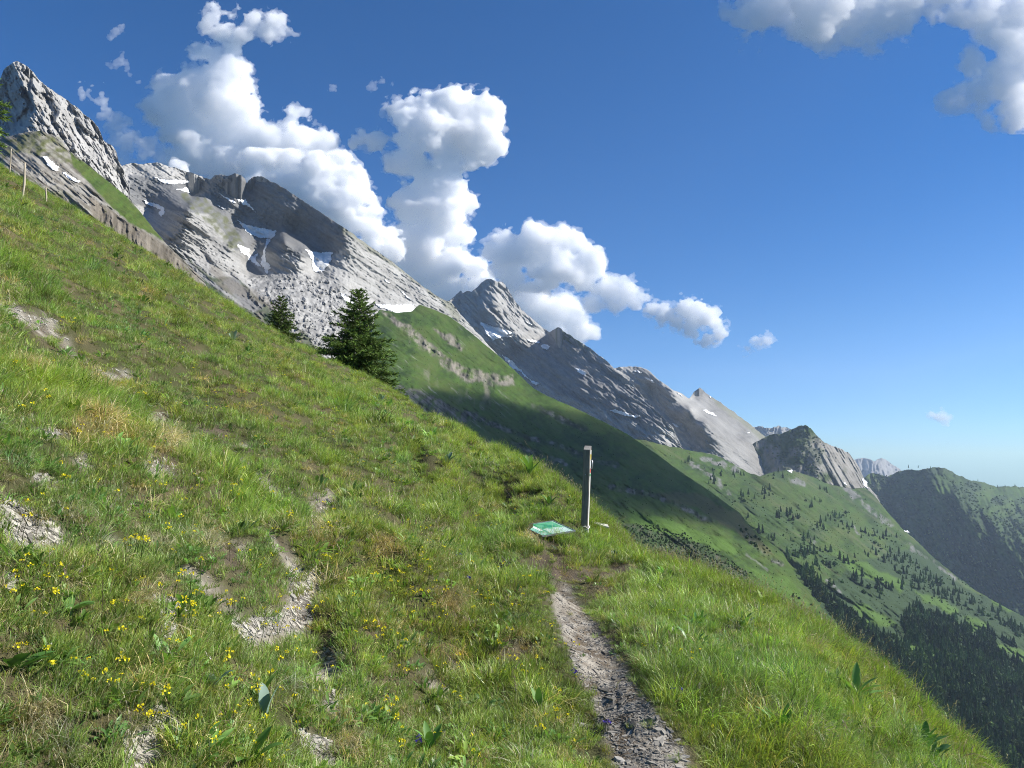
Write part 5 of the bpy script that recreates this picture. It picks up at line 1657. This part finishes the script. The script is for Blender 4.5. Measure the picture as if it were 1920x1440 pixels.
# ------------------------------------------------------------------ fallen information board
cen = np.array(drop(1030, 991)[0])
board = thing('information_board', 'green and white information board lying face up in the grass beside the post', 'board', (0, 0, 0))
bn = np.array([.05, -.20, 1.0]); bn /= np.linalg.norm(bn)
b0 = cen + np.array([0, 0, .085])


def on_board(px, py):
    a, b = ray(px, py); d = np.array([float(a), 1.0, float(b)])
    return d * (b0 @ bn) / (d @ bn)


A, B, C_, D_ = [on_board(*q) for q in ((982, 986), (1038, 976.5), (1076, 996), (1013, 1005))]
eu = (B - A + C_ - D_); eu /= np.linalg.norm(eu)
ev = np.cross(bn, eu) * -1
ctr = (A + B + C_ + D_) / 4
Lu = (np.linalg.norm(B - A) + np.linalg.norm(C_ - D_)) / 2; Lv = (abs((D_ - A) @ ev) + abs((C_ - B) @ ev)) / 2
print('board', A, B, C_, D_, Lu, Lv)
M4 = Matrix(((eu[0], ev[0], -bn[0], ctr[0]), (eu[1], ev[1], -bn[1], ctr[1]), (eu[2], ev[2], -bn[2], ctr[2]), (0, 0, 0, 1)))
board.matrix_world = M4       # local x along the long edge, y towards the viewer, z down into the turf
M_BOARD = simple_mat('board_back', (.30, .30, .29), (.45, .45, .44), 20, .6, .1)
MB().box((0, 0, .007), (Lu, Lv, .012), bevel=.002).build('panel', M_BOARD, board)


def mat_print():
    m, nt, out = new_mat('printed_sheet')
    at_ = nd(nt, 'ShaderNodeAttribute', attribute_name='col')
    bs = nd(nt, 'ShaderNodeBsdfPrincipled', ins={'Base Color': at_.outputs['Color'], 'Roughness': .32})
    nt.links.new(bs.outputs[0], out.inputs[0])
    return m


M_PRINT = mat_print()
nx_, ny_ = 150, 90
U, W_ = np.meshgrid(np.linspace(0, 1, nx_), np.linspace(0, 1, ny_))
pc = np.broadcast_to(np.array([.10, .38, .20]), U.shape + (3,)).copy()
relf = fbm(U * 7, W_ * 5, octv=5, seed=601)
pc = mix(pc, np.array([.02, .22, .10]), np.clip(relf * 1.8, 0, 1)); pc = mix(pc, np.array([.20, .50, .20]), np.clip(-relf * 1.8, 0, 1) * .7)
pc = mix(pc, np.array([.62, .74, .68]), sstep(.52, .6, W_ + .12 * relf) * sstep(.30, .36, U) * sstep(.97, .93, U) * .75)      # pale mountain picture
pc = mix(pc, np.array([.10, .45, .30]), ((U < .16)).astype(float))
pc = mix(pc, np.array([.72, .80, .74]), ((U > .16) & (U < .27) & (W_ < .62)).astype(float))                                   # white title band
for (u0, u1, a0, a1) in ((.05, .055, .0, 1), (.10, .105, .0, 1), (.955, .962, 0, 1), (.975, .982, 0, 1)):
    pc = mix(pc, np.array([.75, .80, .76]), ((U > u0) & (U < u1 + .004)).astype(float))
for w0 in (.70, .78, .86):
    pc = mix(pc, np.array([.70, .78, .72]), ((W_ > w0) & (W_ < w0 + .018) & (U < .34)).astype(float))
V = np.stack([(U - .5) * (Lu - .008), (W_ - .5) * (Lv - .008), np.full(U.shape, -.0018)], -1).reshape(-1, 3)
ii = np.arange(nx_ * ny_).reshape(ny_, nx_)
Fq = np.stack([ii[:-1, :-1], ii[1:, :-1], ii[1:, 1:], ii[:-1, 1:]], -1).reshape(-1, 4)
obj('printed_sheet', np_mesh('printed_sheet', V, Fq, M_PRINT, False, {'col': pc.reshape(-1, 3)}), board)
fr = MB()
for (c, s) in (((0, -Lv / 2 - .004, .003), (Lu + .018, .008, .022)), ((0, Lv / 2 + .004, .003), (Lu + .018, .008, .022)), ((-Lu / 2 - .004, 0, .003), (.008, Lv, .022)), ((Lu / 2 + .004, 0, .003), (.008, Lv, .022))):
    fr.box(c, s)
fr.build('edge_trim', M_STEEL, board)

# ------------------------------------------------------------------ old pasture fence on the skyline at the left
M_POLE = simple_mat('grey_fence_wood', (.30, .25, .18), (.48, .42, .32), 12, .9, .5, stretch=(4, 4, .4))
fence = thing('pasture_fence', 'old pasture fence of thin leaning poles and slack wire at the upper left skyline', 'fence', (0, 0, 0))
tops = []
for (xb, yb, xt, yt, Y) in ((18, 322, 21, 279, 38), (43, 362, 47, 305, 31), (46.5, 348, 46, 308, 33), (87, 372, 86, 352, 38)):
    b = np.array(drop(xb, min(yb + 6, 1430))[0]); Y = b[1]
    t = at(xt, yt, Y); a = at(xb, yb, Y)
    b = np.array([a[0], b[1], b[2] - .2])
    s = np.linspace(0, 1, 6)[:, None]
    p = b * (1 - s) + t * s; p[2:4, 0] += .015
    MB().tube(p, np.linspace(.034, .026, 6), 7).build('fence_pole', M_POLE, fence, True)
    tops.append(t - np.array([0, 0, .1]))
lead = at(-40, 238, 40.0)
for a, b, sag in ((lead, tops[0], .10), (tops[0], tops[1], .06), (lead - [0, 0, .35], tops[0] - [0, 0, .35], .1), (tops[1], tops[3], .1)):
    s = np.linspace(0, 1, 14)[:, None]
    p = a * (1 - s) + b * s; p[:, 2] -= (sag * 4 * s * (1 - s))[:, 0]
    MB().tube(p, .0075, 5).build('wire', M_STEEL, fence, True)

# ------------------------------------------------------------------ broad-leaved plants and flowers, one by one
PLANTS = [  # px, py, leaves, length, width, colour, upright, label
    (497, 1352, 2, .15, .055, (.14, .20, .16), 1.35, 'single tall grey-green leaf standing up beside yellow blossoms'),
    (400, 1292, 3, .08, .036, (.15, .21, .17), .9, 'low grey-green leaves between grass tufts left of the tall grey leaf'),
    (733, 1362, 2, .11, .028, (.14, .20, .035), 1.4, 'bright green upright lance-shaped leaf in the middle of the meadow'),
    (30, 1262, 6, .10, .04, (.055, .125, .028), .6, 'spreading plant with broad dark green leaves at the left edge'),
    (130, 1150, 5, .09, .035, (.08, .16, .04), .6, 'broad-leaved plant beside the dry grass tuft'),
    (437, 640, 6, .26, .08, (.17, .23, .18), .95, 'grey-green leaf rosette high on the meadow below the small spruce'),
    (470, 1435, 4, .13, .05, (.08, .16, .035), .8, 'small leafy plant at the bottom edge near the dark soil'),
    (1606, 1312, 6, .22, .06, (.13, .24, .06), .75, 'broad-leaved plant on the brink with one shining white leaf'),
    (1470, 1382, 5, .19, .045, (.08, .18, .04), 1.1, 'star-shaped plant with pointed leaves in the right meadow'),
    (1735, 1408, 7, .2, .06, (.06, .14, .03), .95, 'dark broad-leaved plant near the lower right corner'),
    (1435, 1142, 3, .18, .075, (.14, .20, .035), 1.2, 'single broad bright leaf on the right skyline'),
    (992, 893, 9, .38, .09, (.11, .20, .05), 1.05, 'tall leafy clump on the skyline left of the post'),
    (1030, 950, 5, .22, .06, (.07, .14, .03), 1.0, 'small leafy plant above the fallen board'),
    (837, 872, 4, .24, .08, (.13, .19, .12), 1.0, 'pale broad-leaved plant alone in the upper meadow'),
    (713, 760, 4, .45, .12, (.13, .19, .14), 1.0, 'grey-green leafy plant below the large spruce'),
    (1010, 1335, 3, .12, .035, (.10, .19, .04), 1.3, 'narrow-leaved plant left of the path'),
    (805, 1410, 5, .12, .04, (.09, .18, .04), 1.1, 'fresh green leaf tuft at the bottom of the meadow')]
for i, (x_, y_, n_, L_, W_2, c_, up_, lb) in enumerate(PLANTS):
    h, nn = drop(x_, y_)
    if h is None: continue
    g = np.random.default_rng(700 + i)
    r_ = thing('leafy_plant', lb, 'plant', tuple(h))
    st = MB().tube([(0, 0, -.04), (0, .004, L_ * .12), (.004, 0, L_ * .22)], [L_ * .03, L_ * .028, L_ * .02], 6)
    st.build('stem', M_POLE, r_, True)
    for k in range(n_):
        az = (k * 2.4 + g.normal(0, .3)) if n_ > 3 else (.2 + k * 2.2)
        pit = up_ + g.normal(0, .14)
        V, F, C = leaf_shape(L_ * g.uniform(.75, 1.1), W_2 * g.uniform(.8, 1.1), g.uniform(.15, .6), az, pit, (0, 0, L_ * .05 * (1 + k * .4)), np.array(c_) * 1.5 * g.uniform(.85, 1.15), 8, .25)
        m = MB(); m.add(V, F, C)
        m.build('leaf', M_LEAFP, r_, True, True)

for (x_, y_, H_, sd, lb) in ((1016, 898, .62, 1, 'tall dry grass stalk leaning on the skyline left of the post'), (1092, 935, .42, 4, 'thin dry stalk slanting just left of the post'), (1150, 950, .40, 5, 'fine dry stalk leaning right of the post'), (1810, 1420, .26, 2, 'dry seed stalk at the lower right brink'), (1040, 915, .38, 6, 'tuft of pinkish dry seed heads left of the post')):
    h, nn = drop(x_, y_ + 10)
    if h is None: continue
    m = stalk_mb(730 + sd, 3 if sd != 6 else 9, H_, (.38, .30, .25) if sd != 6 else (.42, .30, .28), .05)
    o = m.build('dry_stalk', M_LEAFP, None, False, True); o.location = h; o.rotation_euler = (0, R(12), sd)
    tag(o, lb, 'grass stalk')

FL = [(31, 1007), (238, 1048), (245, 1057), (258, 1057), (308, 1018), (338, 1032), (582, 1017), (593, 1008), (222, 1113), (368, 1145), (537, 1098), (428, 1167), (42, 1117), (65, 1135), (65, 1163), (503, 1202), (395, 1182), (322, 1233), (485, 1222), (442, 1258), (130, 1288), (163, 1277), (182, 1317), (203, 1317), (493, 1300), (488, 1313), (462, 1322), (423, 1332), (447, 1357), (442, 1370), (465, 1395), (472, 1400), (283, 1377), (333, 1417), (393, 1423), (417, 1430), (460, 1432), (483, 1438), (633, 1002), (263, 1327),
      (767, 987), (802, 1008), (832, 1010), (933, 997), (940, 993), (945, 1013), (895, 1050), (912, 1063), (883, 1078), (727, 1112), (733, 1097), (747, 1115), (755, 1102), (783, 1130), (803, 1107), (765, 1137), (802, 1150), (830, 1168), (822, 1177), (907, 1137), (915, 1153), (903, 1120), (970, 1157), (977, 1118), (708, 1208), (720, 1213), (730, 1222), (715, 1227), (740, 1237), (750, 1238), (660, 1207), (1058, 1233), (1068, 1227), (1010, 1252), (943, 1255), (957, 1257), (977, 1275), (880, 1285), (1028, 1187), (1037, 1185), (722, 1343), (730, 1358), (712, 1357), (713, 1367), (1053, 1363), (1040, 1367), (1008, 1392), (1013, 1407), (762, 1422), (747, 1420), (1053, 1417), (888, 1437),
      (8, 698), (187, 715), (183, 770), (237, 803), (140, 820), (137, 840), (108, 605), (173, 578), (303, 607), (310, 617), (322, 620), (360, 690), (247, 737), (477, 835), (440, 903), (438, 932), (353, 932), (350, 955), (528, 710), (555, 737), (623, 773), (1300, 1250), (1312, 1262), (1340, 1380), (1260, 1160)]
n0 = len(FL)
while len(FL) < 292:
    a = FL[rng.integers(0, n0)]; q = (a[0] + rng.normal(0, 110), a[1] + rng.normal(0, 60))
    if rng.random() < .5: q = (rng.uniform(10, 1060), rng.uniform(560, 1300))
    if 0 < q[0] < 1500 and q[1] < 1438 and q[0] < 1060 + 400 * (rng.random() < .1): FL.append((float(q[0]), float(q[1])))
BL_ME = [bloom_mb(800 + i, int(1 + i % 3), .085, .0085, YEL, .014).mesh('yellow_wildflower', M_PETAL, False, True) for i in range(6)]
for i, (x_, y_) in enumerate(FL):
    h, nn = drop(x_, y_ + 4)
    if h is None: continue
    o = link(bpy.data.objects.new('yellow_wildflower', BL_ME[i % 6])); o.location = h
    o.rotation_euler = (rng.normal(0, .1), .15 + rng.normal(0, .1), rng.uniform(0, 6.28)); s = rng.uniform(.75, 1.2) * (1 + .02 * h.y)
    o.scale = (s, s, s * 1.1)
    tag(o, 'small yellow wildflower cluster in the grass of the near slope', 'flower', 'yellow wildflowers on the near slope')
for (x_, y_, lb) in ((862, 1057, 'small violet-blue flower uppermost in the meadow left of the path'), (882, 1102, 'small violet-blue flower just below the uppermost one'), (1088, 1290, 'dark violet flower on the left edge of the path'), (1135, 1383, 'blue flower beside the near end of the path'), (787, 1423, 'blue flower right of two yellow ones at the bottom edge'), (1270, 1316, 'blue flower in the grass right of the path')):
    h, nn = drop(x_, y_ + 4)
    m = bloom_mb(int(x_), 2, .08, .014, BLUE, .012)
    o = m.build('blue_wildflower', M_PETAL, None, False, True); o.location = h
    tag(o, lb, 'flower')
# the countless small and distant blossoms
m_ = 8500
x, y = spots(m_, 2.0, 46, .82, .95)
cl = fbm(x / 1.6, y / 2.4, octv=4, seed=641)
S = gz_many(x, y)
pxy = project(np.stack([x, y, S(GZ)], 1))
k = (rng.random(m_) < np.clip(.5 + 1.1 * cl, .08, 1)) & (S(m_bare) + S(m_path) < .3) & (rng.random(m_) < np.where(pxy[0] > 1080 + .0 * y, .25, 1))
P_ = np.stack([x, y, S(GZ)], 1)[k]; n_ = len(P_)
kk_ = np.where(rng.random(n_) < .45, rng.choice(K_BLOOM[:2], n_), np.where(rng.random(n_) < .82, K_BLOOM[2], K_BLOOM[3]))
scatter('small_blossoms', P_, np.stack([rng.normal(0, .15, n_), .1 + rng.normal(0, .15, n_), rng.uniform(0, 6.28, n_)], 1), rng.uniform(.7, 1.15, n_) * np.interp(P_[:, 1], [2, 12, 45], [.8, 1.1, 1.9]), kk_, np.ones((n_, 3)) * rng.uniform(.8, 1.1, (n_, 1)), TUFTS)
# ------------------------------------------------------------------ clouds: real puffs of scattering vapour beyond the range
import openvdb


def mat_cloud(name, dens):
    m, nt, out = new_mat(name)
    v = nd(nt, 'ShaderNodeVolumePrincipled', ins={'Color': (1, 1, 1, 1), 'Density': dens, 'Anisotropy': .0})
    nt.links.new(v.outputs[0], out.inputs['Volume'])
    return m


M_VAPOUR = mat_cloud('dense_vapour', .009)
M_SOFT = mat_cloud('soft_vapour', .0048)
M_WISP = mat_cloud('thin_vapour', .0035)
M_VEIL = mat_cloud('edge_vapour', .0030)


def cloud(label, Y0, balls, mat, amp=.38, vox=2.0, squash=.8, size=1.0, group=None, seed=0):
    """Balls (px, py, r[, depth]) in picture pixels at distance Y0, joined, billowed with noise and skinned."""
    B = np.array([(b + (0,))[:4] if len(b) == 3 else b for b in balls], float)
    r_ = np.random.default_rng(seed + 5)
    dz = np.where(B[:, 3] == 0, r_.uniform(-.35, .35, len(B)) * B[:, 2], B[:, 3])
    lo = np.array([(B[:, 0] - B[:, 2]).min(), (B[:, 1] - B[:, 2]).min(), (dz - B[:, 2] * squash).min()]) - 14
    hi = np.array([(B[:, 0] + B[:, 2]).max(), (B[:, 1] + B[:, 2]).max(), (dz + B[:, 2] * squash).max()]) + 14
    n = np.ceil((hi - lo) / vox).astype(int)
    gx = (lo[0] + vox * np.arange(n[0])).astype(np.float32)[:, None, None]
    gy = (lo[1] + vox * np.arange(n[1])).astype(np.float32)[None, :, None]
    gz = (lo[2] + vox * np.arange(n[2])).astype(np.float32)[None, None, :]
    D = np.full(n, 60, np.float32)
    for (x, y, r, _), z in zip(B, dz):
        d = np.sqrt((gx - x) ** 2 + (gy - y) ** 2 + ((gz - z) / squash) ** 2) - r
        k = 7.0
        h = np.clip(.5 + .5 * (D - d) / k, 0, 1)
        D = D * (1 - h) + d * h - k * h * (1 - h)
    rl = np.clip(np.median(B[:, 2]), 8, 60)
    band = np.abs(D) < amp * rl * 1.35
    I = np.argwhere(band)
    p = lo + vox * I
    s = 1 / (rl * size)
    nz = 0; a = 1.0; tot = 0
    q = p * s
    wv = .5 * np.stack([fbm(q[:, 0] * .9, q[:, 1] * .9, q[:, 2] * .9, octv=2, seed=seed + 61 + k) for k in range(3)], 1)
    q = q + wv
    for o in range(5):                      # billows: rounded lobes with creases between them
        nz = nz + a * (np.abs(vnoise(q[:, 0], q[:, 1], q[:, 2], seed + 31 * o)) * 2 - .62)
        tot += a; a *= .58
        q = q * 2.03 + 11.7
    carve = fbm(p[:, 0] / (1.3 * rl), p[:, 1] / (1.0 * rl), p[:, 2] / (1.3 * rl), octv=3, gain=.6, seed=seed + 90)
    D[band] += .85 * rl * carve + .06 * rl
    D[band] = D[band] - amp * rl * 1.05 * nz / tot
    g = openvdb.FloatGrid(60.0)
    g.copyFromArray(D)
    pts, quads = g.convertToQuads(0.0)
    P = lo + vox * pts
    V = at(P[:, 0], P[:, 1], Y0 + P[:, 2] * Y0 / FPX)

    c0 = V.mean(0)
    me = np_mesh('cloud', V - c0, quads, mat, True)
    o = obj('cloud', me); o.location = c0
    if mat is not M_WISP:                  # thin ragged vapour round the dense body
        E_ = D - 3.5
        b2 = np.abs(D) < 22
        p2 = lo + vox * np.argwhere(b2)
        w2 = fbm(p2[:, 0] / 15, p2[:, 1] / 11, p2[:, 2] / 15, octv=5, gain=.66, seed=seed + 71)
        E_[b2] += 22 * w2
        g2 = openvdb.FloatGrid(60.0); g2.copyFromArray(E_.astype(np.float32))
        q2, f2 = g2.convertToQuads(0.0)
        P2 = lo + vox * q2
        V2 = at(P2[:, 0], P2[:, 1], Y0 + P2[:, 2] * Y0 / FPX)
        obj('thin_edge', np_mesh('thin_edge', V2 - c0, f2, M_VEIL, True), o)
    return tag(o, label, 'cloud', group)


cloud('tall ragged white cloud rising at the upper left above the cliff mountain', 11500,
      [(400, 30, 20), (392, 48, 18), (432, 30, 18), (420, 60, 26), (470, 40, 20), (515, 36, 20), (532, 62, 18), (505, 62, 18), (450, 66, 20), (440, 92, 26), (400, 100, 24), (372, 96, 12), (435, 125, 32), (372, 150, 40), (335, 185, 50),
       (400, 170, 55), (448, 165, 32), (450, 210, 42), (300, 210, 34), (345, 232, 52), (410, 245, 58), (470, 250, 36), (370, 285, 46), (430, 300, 46), (505, 262, 32), (548, 222, 16), (572, 214, 12), (545, 272, 44), (600, 285, 36), (520, 310, 40), (340, 290, 30)],
      M_SOFT, seed=3, vox=2.2, amp=.42)
cloud('dazzling white cumulus bank pushing up right behind the long rocky ridge', 10800,
      [(320, 316, 12), (345, 324, 10), (452, 306, 22), (478, 298, 18), (505, 304, 20), (530, 305, 18), (556, 300, 20), (590, 308, 30), (628, 316, 34), (655, 340, 32), (676, 362, 22), (694, 378, 11), (640, 372, 42), (600, 360, 46), (560, 346, 40), (520, 336, 32), (672, 408, 34), (700, 428, 30), (722, 446, 26), (650, 410, 40), (480, 330, 26), (735, 470, 22), (700, 470, 34)],
      M_VAPOUR, seed=8, vox=1.8, amp=.36)
cloud('towering cumulus with a broad grey-bellied head in the middle of the sky', 11500,
      [(862, 232, 58), (805, 240, 54), (900, 238, 40), (918, 212, 22), (842, 200, 32), (792, 202, 28), (890, 192, 24), (925, 275, 18), (892, 292, 30), (835, 290, 34), (765, 262, 36), (705, 262, 18), (676, 262, 10), (740, 208, 18), (716, 208, 9), (748, 222, 16),
       (765, 305, 40), (805, 345, 44), (850, 348, 28), (868, 362, 22), (880, 392, 16), (832, 392, 48), (782, 392, 44), (805, 450, 52), (842, 440, 36), (765, 440, 32), (745, 455, 24), (850, 490, 42), (888, 502, 28), (820, 512, 58), (765, 500, 36), (905, 532, 34), (850, 552, 40), (935, 552, 34), (800, 560, 40)],
      M_VAPOUR, seed=12, vox=2.2, amp=.36)
cloud('flat-bellied cumulus just above and right of the pyramid peak', 11200,
      [(1005, 452, 32), (945, 452, 24), (970, 470, 34), (1032, 450, 28), (1072, 460, 32), (1102, 480, 28), (1062, 496, 40), (1012, 498, 40), (1122, 500, 14), (958, 505, 34), (920, 462, 14), (1025, 520, 34), (1085, 515, 26)],
      M_VAPOUR, seed=15, amp=.36)
cloud('white cloud low on the skyline between the pyramid peak and the dark slab ridge', 11600,
      [(1010, 566, 30), (1036, 590, 34), (1080, 602, 32), (1102, 622, 20), (1060, 565, 24), (1000, 590, 28), (975, 560, 24), (1075, 640, 24), (1040, 625, 30), (1105, 585, 10)],
      M_SOFT, seed=18, amp=.42)
cloud('smallish white cloud between the flat-bellied cumulus and the lone puff', 11200,
      [(1142, 546, 28), (1178, 545, 24), (1202, 553, 14), (1112, 566, 20), (1160, 568, 18), (1122, 545, 18), (1190, 566, 14)],
      M_SOFT, seed=21, amp=.4)
cloud('lone arched white puff of cloud over the tilted slabs', 11000,
      [(1222, 580, 12), (1248, 588, 18), (1284, 580, 22), (1306, 580, 20), (1328, 596, 22), (1350, 624, 15), (1326, 634, 15), (1304, 628, 14), (1268, 602, 16), (1240, 604, 9), (1212, 578, 8), (1344, 608, 15), (1300, 606, 20)],
      M_VAPOUR, seed=24, vox=1.5, amp=.34)
cloud('small round cloudlet right of the lone arched puff', 11000, [(1424, 641, 9), (1436, 637, 8), (1416, 638, 6), (1440, 645, 6), (1402, 654, 3), (1393, 658, 2.5)], M_SOFT, vox=1.0, seed=27, amp=.4)
cloud('tiny cloudlet alone in the sky above the wooded ridge', 11000, [(1754, 777, 6), (1763, 781, 7), (1772, 784, 5), (1746, 774, 4), (1778, 786, 3)], M_SOFT, vox=.9, seed=29, amp=.4)
cloud('large grey-bellied cloud cut off by the top right corner', 7000,
      [(1362, 10, 14), (1410, 14, 34), (1400, 60, 14), (1450, 10, 54), (1500, 40, 44), (1540, 10, 60), (1590, 30, 50), (1640, 30, 48), (1672, 40, 30), (1600, 68, 28), (1550, 80, 16), (1632, 72, 26), (1700, 0, 50), (1745, 12, 34), (1790, -20, 44), (1610, -24, 46), (1480, -24, 44), (1850, 10, 40), (1420, 40, 34), (1520, 62, 32), (1690, 58, 24), (1570, 74, 24), (1410, 88, 10), (1560, 104, 7), (1640, 92, 9), (1780, 30, 22),
       (1870, 60, 54), (1832, 110, 36), (1886, 140, 56), (1846, 172, 32), (1800, 190, 22), (1772, 200, 10), (1905, 200, 38), (1850, 212, 16), (1925, 100, 48), (1854, 230, 8), (1904, 226, 14), (1930, 190, 34), (1930, 30, 44), (1840, 50, 36)],
      M_SOFT, seed=33, vox=2.0, amp=.42, squash=.5)
WISPS = [('pale streak of thin cloud descending to the skyline beside the pale peak', 11800, [(165, 172, 12), (190, 182, 14), (200, 215, 12), (222, 236, 22), (245, 262, 26), (272, 280, 28), (300, 296, 26), (235, 284, 26), (215, 264, 20), (325, 305, 22)]),
         ('small faint wisp of cloud at the top left, above the other faint wisp', 9000, [(214, 62, 9), (224, 54, 8), (207, 70, 6), (230, 50, 5)]),
         ('faint hooked wisp of cloud left of the tall ragged cloud', 9000, [(205, 122, 6), (218, 122, 9), (230, 116, 9), (238, 128, 7), (228, 104, 5), (258, 155, 5), (245, 140, 5)]),
         ('faint ragged wisp right of the tall ragged cloud', 10500, [(590, 232, 8), (604, 244, 10), (622, 262, 9), (560, 205, 7), (640, 280, 8)]),
         ('faint wisp of cloud between the tall ragged cloud and the towering cumulus', 9000, [(700, 160, 9), (718, 154, 7), (692, 164, 6), (735, 158, 5), (624, 165, 7)])]
for i, (lb, yy, bl) in enumerate(WISPS):
    cloud(lb, yy, bl, M_WISP, vox=1.3, seed=40 + i, amp=.6, squash=.6)

# the cloud whose shade lies on the lower green spur: up towards the sun, high to the right
_c = np.array(at(1070, 850, 830)) + SUN * 2450 + np.array([-10, -40, -15])
_c_px = None


def shade_cloud(c, rx, ry, rz, label):
    g_ = np.random.default_rng(77); n = (70, 70, 34); lo = -np.array([rx, ry, rz]) * 1.5; st = -2 * lo / (np.array(n) - 1)
    I = np.stack(np.meshgrid(*[np.arange(k) for k in n], indexing='ij'), -1); p = lo + I * st
    D = (np.sqrt(((p / np.array([rx, ry, rz])) ** 2).sum(-1)) - 1) * 100
    D = (D + 62 * fbm(p[..., 0] / 150, p[..., 1] / 150, p[..., 2] / 110, octv=4, seed=88)).astype(np.float32)
    g = openvdb.FloatGrid(100.0); g.copyFromArray(D)
    pts, quads = g.convertToQuads(0.0)
    o = obj('cloud', np_mesh('cloud', lo + pts * st, quads, mat_cloud('shading_vapour', .014), True)); o.location = c
    return tag(o, label, 'cloud')


shade_cloud(_c, 265, 230, 80, 'cloud high beyond the right picture edge that shades the lower green spur')
# ------------------------------------------------------------------ air
HAZE = 4.8e-5
mh, nth, outh = new_mat('haze_air')
vh = nd(nth, 'ShaderNodeVolumePrincipled', ins={'Color': (.62, .78, 1.0, 1), 'Density': HAZE, 'Anisotropy': .2})
nth.links.new(vh.outputs[0], outh.inputs['Volume'])
hb = MB().box((0, 4200, -1000), (9000, 9000, 3900)).build('haze', mh)
tag(hb, kind='stuff')
